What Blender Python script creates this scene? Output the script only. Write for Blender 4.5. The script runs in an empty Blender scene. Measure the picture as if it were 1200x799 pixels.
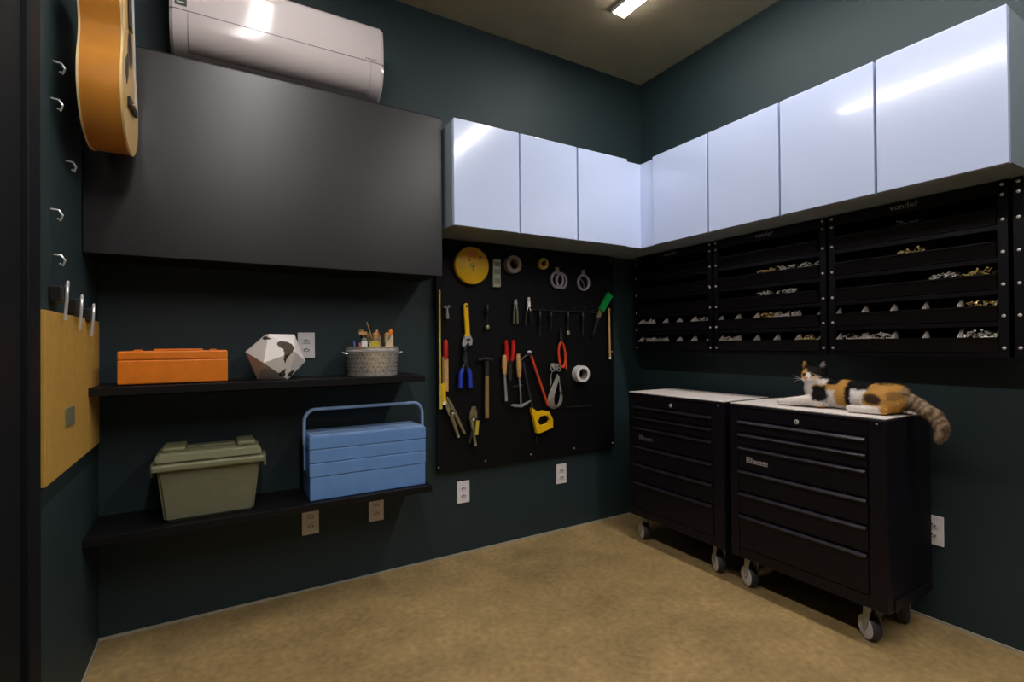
import bpy, bmesh, math, random
from mathutils import Vector, Matrix, noise
random.seed(7)
PI = math.pi
scene = bpy.context.scene
COL = scene.collection

# ------------------------------------------------------------------ camera
cam_d = bpy.data.cameras.new('camera')
cam_d.sensor_width = 36.0
cam_d.lens = 36.0 * 590.5 / 1200.0
cam_d.clip_start = 0.02
cam = bpy.data.objects.new('camera', cam_d)
COL.objects.link(cam)
Rv = Vector((0.86110055, -0.50837349, -0.00788972))
Uv = Vector((0.00318785, -0.01011898, 0.99994372))
Fv = Vector((0.50842471, 0.86107723, 0.00709284))
cam.matrix_world = Matrix(((Rv.x, Uv.x, -Fv.x, 0.0), (Rv.y, Uv.y, -Fv.y, 0.0), (Rv.z, Uv.z, -Fv.z, 1.15), (0, 0, 0, 1)))
scene.camera = cam

# ------------------------------------------------------------------ world and exposure (closed room: almost no sky)
world = bpy.data.worlds.new('world'); scene.world = world
world.use_nodes = True
world.node_tree.nodes['Background'].inputs[0].default_value = (0.5, 0.55, 0.6, 1)
world.node_tree.nodes['Background'].inputs[1].default_value = 0.02
vs = scene.view_settings
vs.view_transform = 'Standard'; vs.look = 'None'; vs.gamma = 1.0; vs.use_curve_mapping = False
vs.exposure = 1.05
LAMP_STRENGTH = 26.0          # the two ceiling LED strips, the room's only lamps

# room planes
XL, XR, YB, YF, ZC = -0.395, 2.55, 2.54, -2.2, 2.94

# ------------------------------------------------------------------ materials
def lin(c):
    return tuple((v / 12.92 if v <= 0.04045 else ((v + 0.055) / 1.055) ** 2.4) for v in (x / 255.0 for x in c))
def pm(name, rgb, rough=0.5, metal=0.0, var=0.12, scale=18.0, bump=0.0, coat=0.0, spec=0.5, emit=None):
    m = bpy.data.materials.new(name); m.use_nodes = True
    nt = m.node_tree; n = nt.nodes; b = n['Principled BSDF']
    c = lin(rgb)
    tc = n.new('ShaderNodeTexCoord'); nz = n.new('ShaderNodeTexNoise')
    nz.inputs['Scale'].default_value = scale; nz.inputs['Detail'].default_value = 5
    nt.links.new(tc.outputs['Object'], nz.inputs['Vector'])
    rp = n.new('ShaderNodeValToRGB')
    rp.color_ramp.elements[0].position = 0.3; rp.color_ramp.elements[1].position = 0.7
    rp.color_ramp.elements[0].color = (*[v * (1 - var) for v in c], 1)
    rp.color_ramp.elements[1].color = (*[min(1, v * (1 + var)) for v in c], 1)
    nt.links.new(nz.outputs['Fac'], rp.inputs['Fac'])
    nt.links.new(rp.outputs['Color'], b.inputs['Base Color'])
    b.inputs['Roughness'].default_value = rough; b.inputs['Metallic'].default_value = metal
    b.inputs['Coat Weight'].default_value = coat; b.inputs['Coat Roughness'].default_value = 0.06
    b.inputs['Specular IOR Level'].default_value = spec
    if bump:
        bp = n.new('ShaderNodeBump'); bp.inputs['Strength'].default_value = bump; bp.inputs['Distance'].default_value = 0.004
        n2 = n.new('ShaderNodeTexNoise'); n2.inputs['Scale'].default_value = scale * 6; n2.inputs['Detail'].default_value = 4
        nt.links.new(tc.outputs['Object'], n2.inputs['Vector'])
        nt.links.new(n2.outputs['Fac'], bp.inputs['Height']); nt.links.new(bp.outputs['Normal'], b.inputs['Normal'])
    if emit:
        b.inputs['Emission Color'].default_value = (*emit[0], 1); b.inputs['Emission Strength'].default_value = emit[1]
    return m

def floor_mat():
    m = pm('polished_concrete', (160, 134, 90), 0.42, var=0.2, scale=5.0, bump=0.08)
    nt = m.node_tree; n = nt.nodes; b = n['Principled BSDF']
    tc = n.new('ShaderNodeTexCoord')
    a = n.new('ShaderNodeTexNoise'); a.inputs['Scale'].default_value = 38; a.inputs['Detail'].default_value = 6
    nt.links.new(tc.outputs['Object'], a.inputs['Vector'])
    v = n.new('ShaderNodeTexNoise'); v.inputs['Scale'].default_value = 1.7; v.inputs['Detail'].default_value = 3
    nt.links.new(tc.outputs['Object'], v.inputs['Vector'])
    old = b.inputs['Base Color'].links[0].from_socket
    mx = n.new('ShaderNodeMix'); mx.data_type = 'RGBA'; mx.blend_type = 'OVERLAY'; mx.inputs['Factor'].default_value = 0.5
    nt.links.new(old, mx.inputs[6]); nt.links.new(a.outputs['Fac'], mx.inputs[7])
    mx2 = n.new('ShaderNodeMix'); mx2.data_type = 'RGBA'; mx2.blend_type = 'OVERLAY'; mx2.inputs['Factor'].default_value = 0.35
    nt.links.new(mx.outputs[2], mx2.inputs[6]); nt.links.new(v.outputs['Fac'], mx2.inputs[7])
    nt.links.new(mx2.outputs[2], b.inputs['Base Color'])
    return m

def peg_mat():
    m = pm('pegboard_black', (9, 8, 10), 0.6, var=0.1, scale=8, spec=0.2)
    nt = m.node_tree; n = nt.nodes; b = n['Principled BSDF']
    tc = n.new('ShaderNodeTexCoord'); mp = n.new('ShaderNodeVectorMath'); mp.operation = 'SCALE'; mp.inputs['Scale'].default_value = 40.0
    nt.links.new(tc.outputs['Object'], mp.inputs[0])
    fr = n.new('ShaderNodeVectorMath'); fr.operation = 'FRACTION'; nt.links.new(mp.outputs[0], fr.inputs[0])
    sp = n.new('ShaderNodeSeparateXYZ'); nt.links.new(fr.outputs[0], sp.inputs[0])
    cb = n.new('ShaderNodeCombineXYZ'); nt.links.new(sp.outputs[0], cb.inputs[0]); nt.links.new(sp.outputs[2], cb.inputs[1])
    ds = n.new('ShaderNodeVectorMath'); ds.operation = 'DISTANCE'; ds.inputs[1].default_value = (0.5, 0.5, 0)
    nt.links.new(cb.outputs[0], ds.inputs[0])
    lt = n.new('ShaderNodeMath'); lt.operation = 'LESS_THAN'; lt.inputs[1].default_value = 0.15
    nt.links.new(ds.outputs['Value'], lt.inputs[0])
    old = b.inputs['Base Color'].links[0].from_socket
    mx = n.new('ShaderNodeMix'); mx.data_type = 'RGBA'
    nt.links.new(lt.outputs[0], mx.inputs['Factor']); nt.links.new(old, mx.inputs[6]); mx.inputs[7].default_value = (0.0008, 0.0008, 0.001, 1)
    nt.links.new(mx.outputs[2], b.inputs['Base Color'])
    return m

def attr_mat(name, attr, rough):
    m = bpy.data.materials.new(name); m.use_nodes = True
    nt = m.node_tree; n = nt.nodes; b = n['Principled BSDF']
    a = n.new('ShaderNodeAttribute'); a.attribute_name = attr
    nz = n.new('ShaderNodeTexNoise'); nz.inputs['Scale'].default_value = 260; nz.inputs['Detail'].default_value = 4
    tc = n.new('ShaderNodeTexCoord'); nt.links.new(tc.outputs['Object'], nz.inputs['Vector'])
    mx = n.new('ShaderNodeMix'); mx.data_type = 'RGBA'; mx.blend_type = 'OVERLAY'; mx.inputs['Factor'].default_value = 0.45
    nt.links.new(a.outputs['Color'], mx.inputs[6]); nt.links.new(nz.outputs['Fac'], mx.inputs[7])
    nt.links.new(mx.outputs[2], b.inputs['Base Color'])
    bp = n.new('ShaderNodeBump'); bp.inputs['Strength'].default_value = 0.5; bp.inputs['Distance'].default_value = 0.003
    nt.links.new(nz.outputs['Fac'], bp.inputs['Height']); nt.links.new(bp.outputs['Normal'], b.inputs['Normal'])
    b.inputs['Roughness'].default_value = rough
    b.inputs['Sheen Weight'].default_value = 0.0
    b.inputs['Specular IOR Level'].default_value = 0.2
    return m

M = dict(
    floor=floor_mat(),
    wall=pm('wall_teal_paint', (27, 46, 50), 0.62, var=0.07, scale=3, bump=0.05),
    ceiling=pm('ceiling_concrete', (158, 146, 118), 0.8, var=0.14, scale=2.5, bump=0.15),
    trim=pm('pale_grout', (165, 158, 140), 0.7),
    door=pm('dark_door_board', (13, 16, 20), 0.6, var=0.06, spec=0.2),
    matte_black=pm('matte_black_laminate', (24, 22, 23), 0.36, var=0.05, scale=30, spec=0.6),
    shelf=pm('black_shelf_board', (13, 12, 14), 0.5, var=0.08, spec=0.25),
    white_gloss=pm('blue_white_gloss', (200, 214, 246), 0.16, var=0.015, scale=3, coat=0.5),
    carcass=pm('pale_carcass', (128, 140, 148), 0.45, var=0.03),
    ac=pm('ac_white_plastic', (190, 181, 181), 0.14, var=0.02, scale=4),
    ac_dark=pm('ac_seam_grey', (120, 112, 112), 0.5),
    sticker=pm('sticker_dark_green', (38, 52, 40), 0.5),
    sticker_pale=pm('sticker_pale', (170, 176, 160), 0.5),
    peg=peg_mat(),
    steel=pm('steel', (172, 172, 172), 0.35, 0.45, var=0.1),
    dark_steel=pm('dark_steel', (62, 62, 64), 0.38, 0.5, var=0.15),
    brass=pm('aged_nickel', (150, 138, 104), 0.4, 0.45, var=0.15),
    chrome=pm('chrome', (220, 220, 220), 0.2, 0.5, var=0.03),
    yellow=pm('yellow_paint', (236, 186, 20), 0.38, var=0.06),
    yellow_dull=pm('yellow_dull', (196, 176, 60), 0.5, var=0.12),
    orange_print=pm('orange_print', (232, 128, 24), 0.45),
    red=pm('red_grip', (190, 32, 30), 0.4, var=0.08),
    red_orange=pm('red_orange_grip', (214, 70, 36), 0.4, var=0.08),
    blue_grip=pm('blue_grip', (44, 66, 186), 0.4, var=0.08),
    green_grip=pm('green_grip', (20, 140, 66), 0.35, var=0.08),
    wood=pm('pale_wood', (200, 156, 96), 0.5, var=0.18, scale=40),
    wood_dull=pm('dull_wood', (150, 118, 74), 0.6, var=0.18, scale=40),
    mdf=pm('yellow_board', (186, 144, 62), 0.7, var=0.08, scale=30),
    grey_plastic=pm('grey_plastic', (140, 138, 134), 0.5),
    pale_plastic=pm('pale_plastic', (178, 184, 160), 0.5),
    tape_grey=pm('grey_tape', (142, 134, 126), 0.5),
    tape_lilac=pm('lilac_grey_ring', (150, 142, 156), 0.45),
    white=pm('white_plastic', (232, 228, 228), 0.4, var=0.02),
    outlet=pm('outlet_white', (236, 230, 232), 0.35, var=0.02),
    outlet_hole=pm('outlet_hole', (70, 62, 66), 0.6),
    outlet_red=pm('outlet_brown', (150, 84, 50), 0.5),
    chest=pm('chest_black_enamel', (16, 12, 22), 0.42, var=0.08, scale=25, spec=0.3),
    chest_handle=pm('chest_handle_strip', (32, 28, 36), 0.32, 0.3, var=0.05),
    chest_mat=pm('chest_top_mat', (212, 202, 196), 0.65, var=0.14, scale=90, bump=0.06),
    rubber=pm('wheel_rubber', (44, 42, 44), 0.6),
    wheel=pm('wheel_grey_hub', (206, 200, 200), 0.45),
    badge=pm('badge_silver', (186, 178, 182), 0.4, 0.2),
    badge_shaded=pm('badge_shaded', (100, 94, 98), 0.45, 0.2),  # the silver badge again, darkened in colour for the chest with less light
    bin=pm('black_bin_plastic', (13, 10, 15), 0.42, var=0.08, scale=30, spec=0.25),
    rack=pm('rack_black_steel', (13, 11, 16), 0.4, var=0.08, scale=30, spec=0.25),
    rivet=pm('nickel_rivet', (214, 208, 208), 0.35, 0.2, var=0.03),
    bin_glare=pm('pale_bin_glare', (226, 214, 206), 0.4, var=0.08),  # lamp glare on the black bin sides, put into the colour
    screws=pm('zinc_screws', (214, 206, 194), 0.35, 0.2, var=0.3, scale=120),
    brass_screws=pm('brass_screws', (214, 190, 130), 0.4, 0.2, var=0.3, scale=120),
    orange_box=pm('orange_box', (224, 122, 22), 0.45, var=0.08, scale=24, bump=0.05),
    olive=pm('olive_plastic', (112, 112, 88), 0.5, var=0.06, scale=30),
    olive_light=pm('olive_lid', (120, 120, 90), 0.45, var=0.06, scale=30),
    blue_box=pm('blue_enamel', (102, 144, 202), 0.36, var=0.06, scale=20),
    blue_lid=pm('blue_enamel_lid', (136, 168, 214), 0.36, var=0.06, scale=20),
    paper=pm('white_paper', (236, 230, 226), 0.7, var=0.02),
    land=pm('printed_land', (70, 58, 44), 0.7, var=0.4, scale=60),
    tin=pm('perforated_tin', (222, 216, 208), 0.36, 0.5, var=0.25, scale=60),
    pink=pm('pink_plastic', (206, 110, 110), 0.5),
    skyblue=pm('sky_blue_plastic', (90, 130, 190), 0.5),
    cream=pm('cream_card', (236, 216, 170), 0.6),
    guitar_side=pm('guitar_side_honey', (206, 136, 52), 0.3, var=0.12, scale=9, coat=0.4),
    guitar_top=pm('guitar_top_spruce', (222, 178, 96), 0.32, var=0.08, scale=12, coat=0.4),
    binding=pm('cream_binding', (238, 214, 160), 0.4, var=0.03),
    ebony=pm('ebony', (22, 18, 16), 0.4),
    fur_eye=pm('cat_eye', (92, 84, 36), 0.1, var=0.1),
    nose_pink=pm('nose_pink', (206, 150, 140), 0.5),
    lamp_housing=pm('lamp_housing_white', (230, 230, 228), 0.5),
    lamp_light=pm('lamp_diffuser', (255, 255, 255), 0.5, emit=((1.0, 0.955, 0.92), LAMP_STRENGTH)),
    cable=pm('grey_cable', (150, 146, 140), 0.5),
)

# ------------------------------------------------------------------ mesh builder
class B:
    def __init__(s, sharp=38):
        s.bm = bmesh.new(); s.sharp = sharp
    def _mat(s, verts, mtx):
        bmesh.ops.transform(s.bm, matrix=mtx, verts=verts)
    def box(s, x0, x1, y0, y1, z0, z1, bev=0.0, seg=2, mtx=None):
        r = bmesh.ops.create_cube(s.bm, size=1.0)
        vs_ = r['verts']
        for v in vs_:
            v.co = Vector(((x0 + x1) / 2 + v.co.x * (x1 - x0), (y0 + y1) / 2 + v.co.y * (y1 - y0), (z0 + z1) / 2 + v.co.z * (z1 - z0)))
        if bev > 0:
            es = list({e for v in vs_ for e in v.link_edges})
            r2 = bmesh.ops.bevel(s.bm, geom=es, offset=bev, segments=seg, profile=0.5, affect='EDGES')
            vs_ = list({v for f in r2['faces'] for v in f.verts} | {v for v in vs_ if v.is_valid})
            for v in vs_:
                for e in v.link_edges: e.smooth = False
        if mtx is not None:
            s._mat(vs_, mtx)
        return s
    def prism(s, pts, a0, a1, axis='y'):
        """closed outline in the two other axes, swept from a0 to a1 along axis"""
        def mk(p, a):
            if axis == 'y': return (p[0], a, p[1])
            if axis == 'x': return (a, p[0], p[1])
            return (p[0], p[1], a)
        va = [s.bm.verts.new(mk(p, a0)) for p in pts]; vb = [s.bm.verts.new(mk(p, a1)) for p in pts]
        n = len(pts)
        s.bm.faces.new(va); s.bm.faces.new(list(reversed(vb)))
        for i in range(n):
            s.bm.faces.new((va[i], vb[i], vb[(i + 1) % n], va[(i + 1) % n]))
        return s
    def tube(s, path, r, n=8, closed=False, cap=True):
        P = [Vector(p) for p in path]; rs = r if isinstance(r, (list, tuple)) else [r] * len(P)
        rings = []; up = None
        for i, p in enumerate(P):
            if closed: t = P[(i + 1) % len(P)] - P[i - 1]
            else: t = P[min(i + 1, len(P) - 1)] - P[max(i - 1, 0)]
            t.normalize()
            if up is None:
                up = Vector((0, 0, 1)) if abs(t.z) < 0.9 else Vector((1, 0, 0))
            sd = t.cross(up); sd.normalize(); up = sd.cross(t); up.normalize()
            rings.append([s.bm.verts.new(p + (sd * math.cos(2 * PI * k / n) + up * math.sin(2 * PI * k / n)) * rs[i]) for k in range(n)])
        m = len(rings)
        for i in range(m if closed else m - 1):
            a, b = rings[i], rings[(i + 1) % m]
            for k in range(n):
                s.bm.faces.new((a[k], a[(k + 1) % n], b[(k + 1) % n], b[k]))
        if not closed and cap:
            s.bm.faces.new(list(reversed(rings[0]))); s.bm.faces.new(rings[-1])
        return s
    def cyl(s, p0, p1, r, r1=None, n=16):
        return s.tube([p0, p1], [r, r if r1 is None else r1], n)
    def ring(s, c, axis, r_out, r_in, h, n=28):
        """flat washer / tape roll: centre c, axis letter, thickness h along the axis"""
        prof = [(r_in, -h / 2), (r_out, -h / 2), (r_out, h / 2), (r_in, h / 2)]
        return s.lathe(prof, c, axis, n, closed=True)
    def lathe(s, prof, c, axis='z', n=28, closed=False):
        c = Vector(c)
        def mk(rad, h, a):
            u, w = rad * math.cos(a), rad * math.sin(a)
            return c + Vector({'z': (u, w, h), 'y': (u, h, -w), 'x': (h, u, w)}[axis])
        rg = [[s.bm.verts.new(mk(p[0], p[1], 2 * PI * k / n)) for k in range(n)] for p in prof]
        m = len(prof)
        for i in range(m if closed else m - 1):
            a, b = rg[i], rg[(i + 1) % m]
            for k in range(n):
                s.bm.faces.new((a[k], a[(k + 1) % n], b[(k + 1) % n], b[k]))
        if not closed:
            s.bm.faces.new(list(reversed(rg[0]))); s.bm.faces.new(rg[-1])
        return s
    def ball(s, c, r, seg=12, ring=8, mtx=None):
        rr = r if isinstance(r, (tuple, list)) else (r, r, r)
        m = Matrix.Translation(Vector(c)) @ (mtx if mtx is not None else Matrix.Identity(4)) @ Matrix.Diagonal((*rr, 1))
        bmesh.ops.create_uvsphere(s.bm, u_segments=seg, v_segments=ring, radius=1.0, matrix=m)
        return s
    def mesh(s, name):
        me = bpy.data.meshes.new(name)
        bmesh.ops.recalc_face_normals(s.bm, faces=s.bm.faces[:])
        lim = math.radians(s.sharp)
        for e in s.bm.edges:
            if e.calc_face_angle(0.0) > lim: e.smooth = False
        for f in s.bm.faces: f.smooth = True
        s.bm.to_mesh(me); s.bm.free()
        return me

def worldloc(o):
    v = Vector((0, 0, 0))
    while o is not None:
        v += Vector(o.location); o = o.parent
    return v
def link(name, me, mat, parent=None, loc=None):
    o = bpy.data.objects.new(name, me)
    if mat is not None and len(me.materials) == 0:
        me.materials.append(M[mat])
    COL.objects.link(o)
    if parent is not None: o.parent = parent
    if loc is not None: o.location = loc
    return o
def build(b, name, mat, parent=None, loc=None, local=False):
    """one mesh object from coordinates in the room; kept relative to its thing's base"""
    me = b.mesh(name)
    off = worldloc(parent) if parent is not None else Vector(loc or (0, 0, 0))
    if local: off = Vector((0, 0, 0))
    if off.length: me.transform(Matrix.Translation(-off))
    return link(name, me, mat, parent, loc if parent is None else None)
def tag(o, label, cat, group=None, kind=None):
    o['label'] = label; o['category'] = cat
    if group: o['group'] = group
    if kind: o['kind'] = kind
    return o
def thing(name, label, cat, loc=(0, 0, 0), group=None, rz=0.0):
    o = bpy.data.objects.new(name, None); o.empty_display_size = 0.05
    o.location = loc; o.rotation_euler = (0, 0, rz)
    COL.objects.link(o)
    return tag(o, label, cat, group)
def struct(o):
    o['kind'] = 'structure'; return o
def lab(o, text):
    o['label'] = text; return o

def text_mesh(s, size, depth, origin, xdir, ydir):
    cu = bpy.data.curves.new('lettering', 'FONT'); cu.body = s; cu.size = size; cu.extrude = depth
    cu.align_x = 'CENTER'; cu.align_y = 'CENTER'; cu.resolution_u = 2
    o = bpy.data.objects.new('lettering', cu); COL.objects.link(o)
    dg = bpy.context.evaluated_depsgraph_get(); dg.update()
    me = bpy.data.meshes.new_from_object(o.evaluated_get(dg))
    bpy.data.objects.remove(o); bpy.data.curves.remove(cu)
    x = Vector(xdir); y = Vector(ydir); z = x.cross(y); c = Vector(origin)
    me.transform(Matrix(((x.x, y.x, z.x, c.x), (x.y, y.y, z.y, c.y), (x.z, y.z, z.z, c.z), (0, 0, 0, 1))))
    me.materials.clear()
    return me

# ================================================================== SETTING
struct(build(B().box(XL - .1, XR + .1, YF - .1, YB + .1, -.1, 0), 'floor', 'floor'))
struct(build(B().box(XL - .1, XR + .1, YF - .1, YB + .1, ZC, ZC + .1), 'ceiling', 'ceiling'))
struct(build(B().box(XL - .1, XR + .1, YB, YB + .1, 0, ZC), 'wall_back', 'wall'))
struct(build(B().box(XR, XR + .1, YF, YB, 0, ZC), 'wall_right', 'wall'))
struct(build(B().box(XL - .1, XL, YF, YB, 0, ZC), 'wall_left', 'wall'))
struct(build(B().box(XL, XR, YF - .1, YF, 0, ZC), 'wall_front', 'wall'))
struct(build(B().box(XL + .005, XR - .005, YB - .005, YB, 0, .010), 'baseboard_back', 'trim'))
struct(build(B().box(XR - .005, XR, YF, YB, 0, .010), 'baseboard_right', 'trim'))
struct(build(B().box(XL, XL + .005, 1.56, YB, 0, .010), 'baseboard_left', 'trim'))
d = struct(build(B().box(XL, XL + .045, .35, 1.435, .005, 2.62, .003), 'door_1', 'door'))
build(B().box(XL, XL + .055, 1.45, 1.532, .005, 2.70, .003), 'door_frame', 'door', d)
build(B().box(XL, XL + .055, .25, .335, .005, 2.70, .003), 'door_frame', 'door', d)
build(B().box(XL, XL + .055, .335, 1.45, 2.625, 2.70, .003), 'door_frame', 'door', d)
build(B().cyl((XL + .045, .50, 1.02), (XL + .095, .50, 1.02), .01).tube([(XL + .09, .50, 1.02), (XL + .09, .62, 1.02)], .009), 'door_handle', 'steel', d)

# ================================================================== CEILING LAMPS
def led_lamp(xc, label):
    t = thing('ceiling_strip_lamp', label, 'lamp', (xc, .14, ZC), 'ceiling led strips')
    build(B().box(xc - .045, xc + .045, -1.75, 2.03, ZC - .022, ZC - .0005, .003), 'lamp_housing', 'lamp_housing', t)
    build(B().box(xc - .036, xc + .036, -1.74, 2.02, ZC - .030, ZC - .0225, .002), 'lamp_diffuser', 'lamp_light', t)
led_lamp(1.875, 'lit white led strip on the ceiling near the right wall')
led_lamp(.21, 'lit led strip on the ceiling above the air conditioner side, mirrored in the cabinet doors')

# ================================================================== OVERHEAD CABINET (matte black)
t = thing('overhead_cabinet', 'long matte black overhead cabinet below the air conditioner', 'cabinet', (.275, 2.40, 1.485))
build(B().box(XL + .002, .945, 2.279, YB - .001, 1.487, 2.238), 'body', 'shelf', t)
build(B().box(XL + .002, .947, 2.258, 2.277, 1.482, 2.242, .002), 'door', 'matte_black', t)
build(B().box(XL + .002, .945, 2.262, YB - .001, 2.2425, 2.248), 'top_board', 'shelf', t)

# ================================================================== AIR CONDITIONER
t = thing('air_conditioner', 'white split air conditioner above the black cabinet', 'air conditioner', (.272, 2.54, 2.30))
x0, x1 = -.147, .690
prof = [(2.538, 2.655), (2.40, 2.655), (2.36, 2.650), (2.342, 2.632), (2.336, 2.60), (2.332, 2.53), (2.330, 2.462), (2.333, 2.42), (2.342, 2.385), (2.362, 2.352), (2.395, 2.328), (2.44, 2.315), (2.50, 2.312), (2.538, 2.33)]
b = B()
b.prism(prof, x0 + .012, x1 - .012, 'x')
for (xa, xb, s) in ((x0 + .012, x0, -1), (x1 - .012, x1, 1)):
    pr_ = [(p[0] + (.006 if p[0] < 2.45 else 0), p[1] - (.005 if p[1] > 2.5 else -.005)) for p in prof]
    va = [b.bm.verts.new((xa, p[0], p[1])) for p in prof]; vb = [b.bm.verts.new((xb, p[0], p[1])) for p in pr_]
    for i in range(len(prof)):
        b.bm.faces.new((va[i], vb[i], vb[(i + 1) % len(prof)], va[(i + 1) % len(prof)]))
    b.bm.faces.new(vb)
build(b, 'body', 'ac', t)
def ac_strip(pts, xa, xb, off=.0012):
    b = B()
    outer = [(y - off, z) for (y, z) in pts]; b.prism(outer + [(y + .004, z) for (y, z) in reversed(pts)], xa, xb, 'x'); return b
build(ac_strip([(2.3301, 2.4665), (2.3301, 2.4635)], x0 + .002, x1 - .002), 'panel_seam', 'ac_dark', t)
fl = ac_strip([(2.3302, 2.455), (2.333, 2.42), (2.342, 2.385), (2.362, 2.352), (2.39, 2.331)], x0 + .062, x1 - .062, .003)
fl = build(fl, 'air_flap', 'ac', t)
for xx in (x0 + .060, x1 - .062):
    build(ac_strip([(2.3302, 2.46), (2.333, 2.42), (2.342, 2.385), (2.362, 2.352), (2.385, 2.334)], xx, xx + .002, .0012), 'flap_gap', 'ac_dark', t)
b = B(); b.prism([(2.335, 2.480), (2.3305, 2.480), (2.3315, 2.55), (2.337, 2.55)], x0 + .018, x0 + .058, 'x')
st = build(b, 'energy_sticker', 'sticker', t)
for k, (dz, w) in enumerate(((.490, .026), (.505, .018), (.520, .026))):
    build(B().box(x0 + .024, x0 + .024 + w, 2.3292, 2.3302, 2 + dz, 2 + dz + .005), 'sticker_print', 'sticker_pale', st)
for k in range(6):
    build(B().box(x1 - .085 + k * .009, x1 - .079 + k * .009, 2.3296, 2.3306, 2.474, 2.480), 'printed_mark', 'ac_dark', t)

# ================================================================== WHITE WALL CABINETS
ZC0, ZC1 = 1.722, 2.222
def cab_back(xa, xb, label, last=False):
    xe = XR - .001 if last else xb
    t = thing('wall_cabinet', label, 'cabinet', ((xa + xb) / 2, 2.37, ZC0), 'glossy pale wall cabinets')
    build(B().box(xa + .001, xe - .0005, 2.205, YB - .001, ZC0, ZC1), 'body', 'carcass', t)
    build(B().box(xa + .002, xb - .008, 2.180, 2.2035, ZC0 - .004, ZC1 + .004, .0015), 'door', 'white_gloss', t)
    if last:
        build(B().box(xb - .004, 2.2035, 2.192, 2.2042, ZC0 - .004, ZC1 - .004, .001), 'filler_panel', 'white_gloss', t)
xs = [.975, 1.345, 1.715, 2.085]
cab_back(xs[0], xs[1], 'pale glossy wall cabinet beside the black overhead cabinet')
cab_back(xs[1], xs[2], 'pale glossy wall cabinet above the tape rings, middle one on the back wall')
cab_back(xs[2], xs[3], 'pale glossy wall cabinet in the room corner on the back wall', True)
ys = [2.09, 1.71, 1.33, .95, .57]
cl = ['pale glossy wall cabinet on the right wall nearest the corner', 'pale glossy wall cabinet on the right wall, second from the corner',
      'pale glossy wall cabinet on the right wall, second from its open end', 'largest looking pale glossy wall cabinet at the open end of the right wall']
for i in range(4):
    ya, yb = ys[i + 1], ys[i]
    t = thing('wall_cabinet', cl[i], 'cabinet', (2.37, (ya + yb) / 2, ZC0), 'glossy pale wall cabinets')
    ye = 2.2045 if i == 0 else yb
    build(B().box(2.205, XR - .001, ya + .001, ye - .0005, ZC0, ZC1), 'body', 'carcass', t)
    build(B().box(2.180, 2.2035, ya + .002, yb - .008, ZC0 - .004, ZC1 + .004, .0015), 'door', 'white_gloss', t)
    if i == 0:
        build(B().box(2.192, 2.2042, yb - .004, 2.1915, ZC0 - .004, ZC1 - .004, .001), 'filler_panel', 'white_gloss', t)

# ================================================================== SHELVES
SZ1, SZ2 = 1.010, .488
for (z, xe, label) in ((SZ1, .853, 'upper black floating shelf carrying the orange box and paper globe'), (SZ2, .885, 'lower black floating shelf carrying the blue toolbox')):
    t = thing('wall_shelf', label, 'shelf', (.23, YB, z - .035), 'black floating shelves')
    build(B().box(XL + .001, xe, 2.25, YB - .001, z - .03, z, .0015), 'board', 'shelf', t)
    build(B().box(XL + .03, xe - .03, YB - .028, YB - .001, z - .055, z - .0305), 'wall_cleat', 'shelf', t)

# ---- orange box
t = thing('toolbox', 'low orange toolbox on the upper black shelf', 'toolbox', (-.13, 2.37, SZ1 + .001))
z = SZ1 + .001
build(B().box(-.303, .045, 2.29, 2.45, z + .004, z + .092, .004), 'body', 'orange_box', t)
build(B().box(-.303, .045, 2.2895, 2.4505, z + .0925, z + .126, .005), 'lid', 'orange_box', t)
build(B().box(-.30, .042, 2.295, 2.445, z, z + .004), 'base_foot', 'shelf', t)
build(B().box(-.20, -.04, 2.35, 2.39, z + .126, z + .133, .002), 'handle', 'orange_box', t)
for xx in (-.25, -.005):
    build(B().box(xx - .012, xx + .012, 2.36, 2.40, z + .126, z + .131, .001), 'lid_boss', 'orange_box', t)

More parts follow.
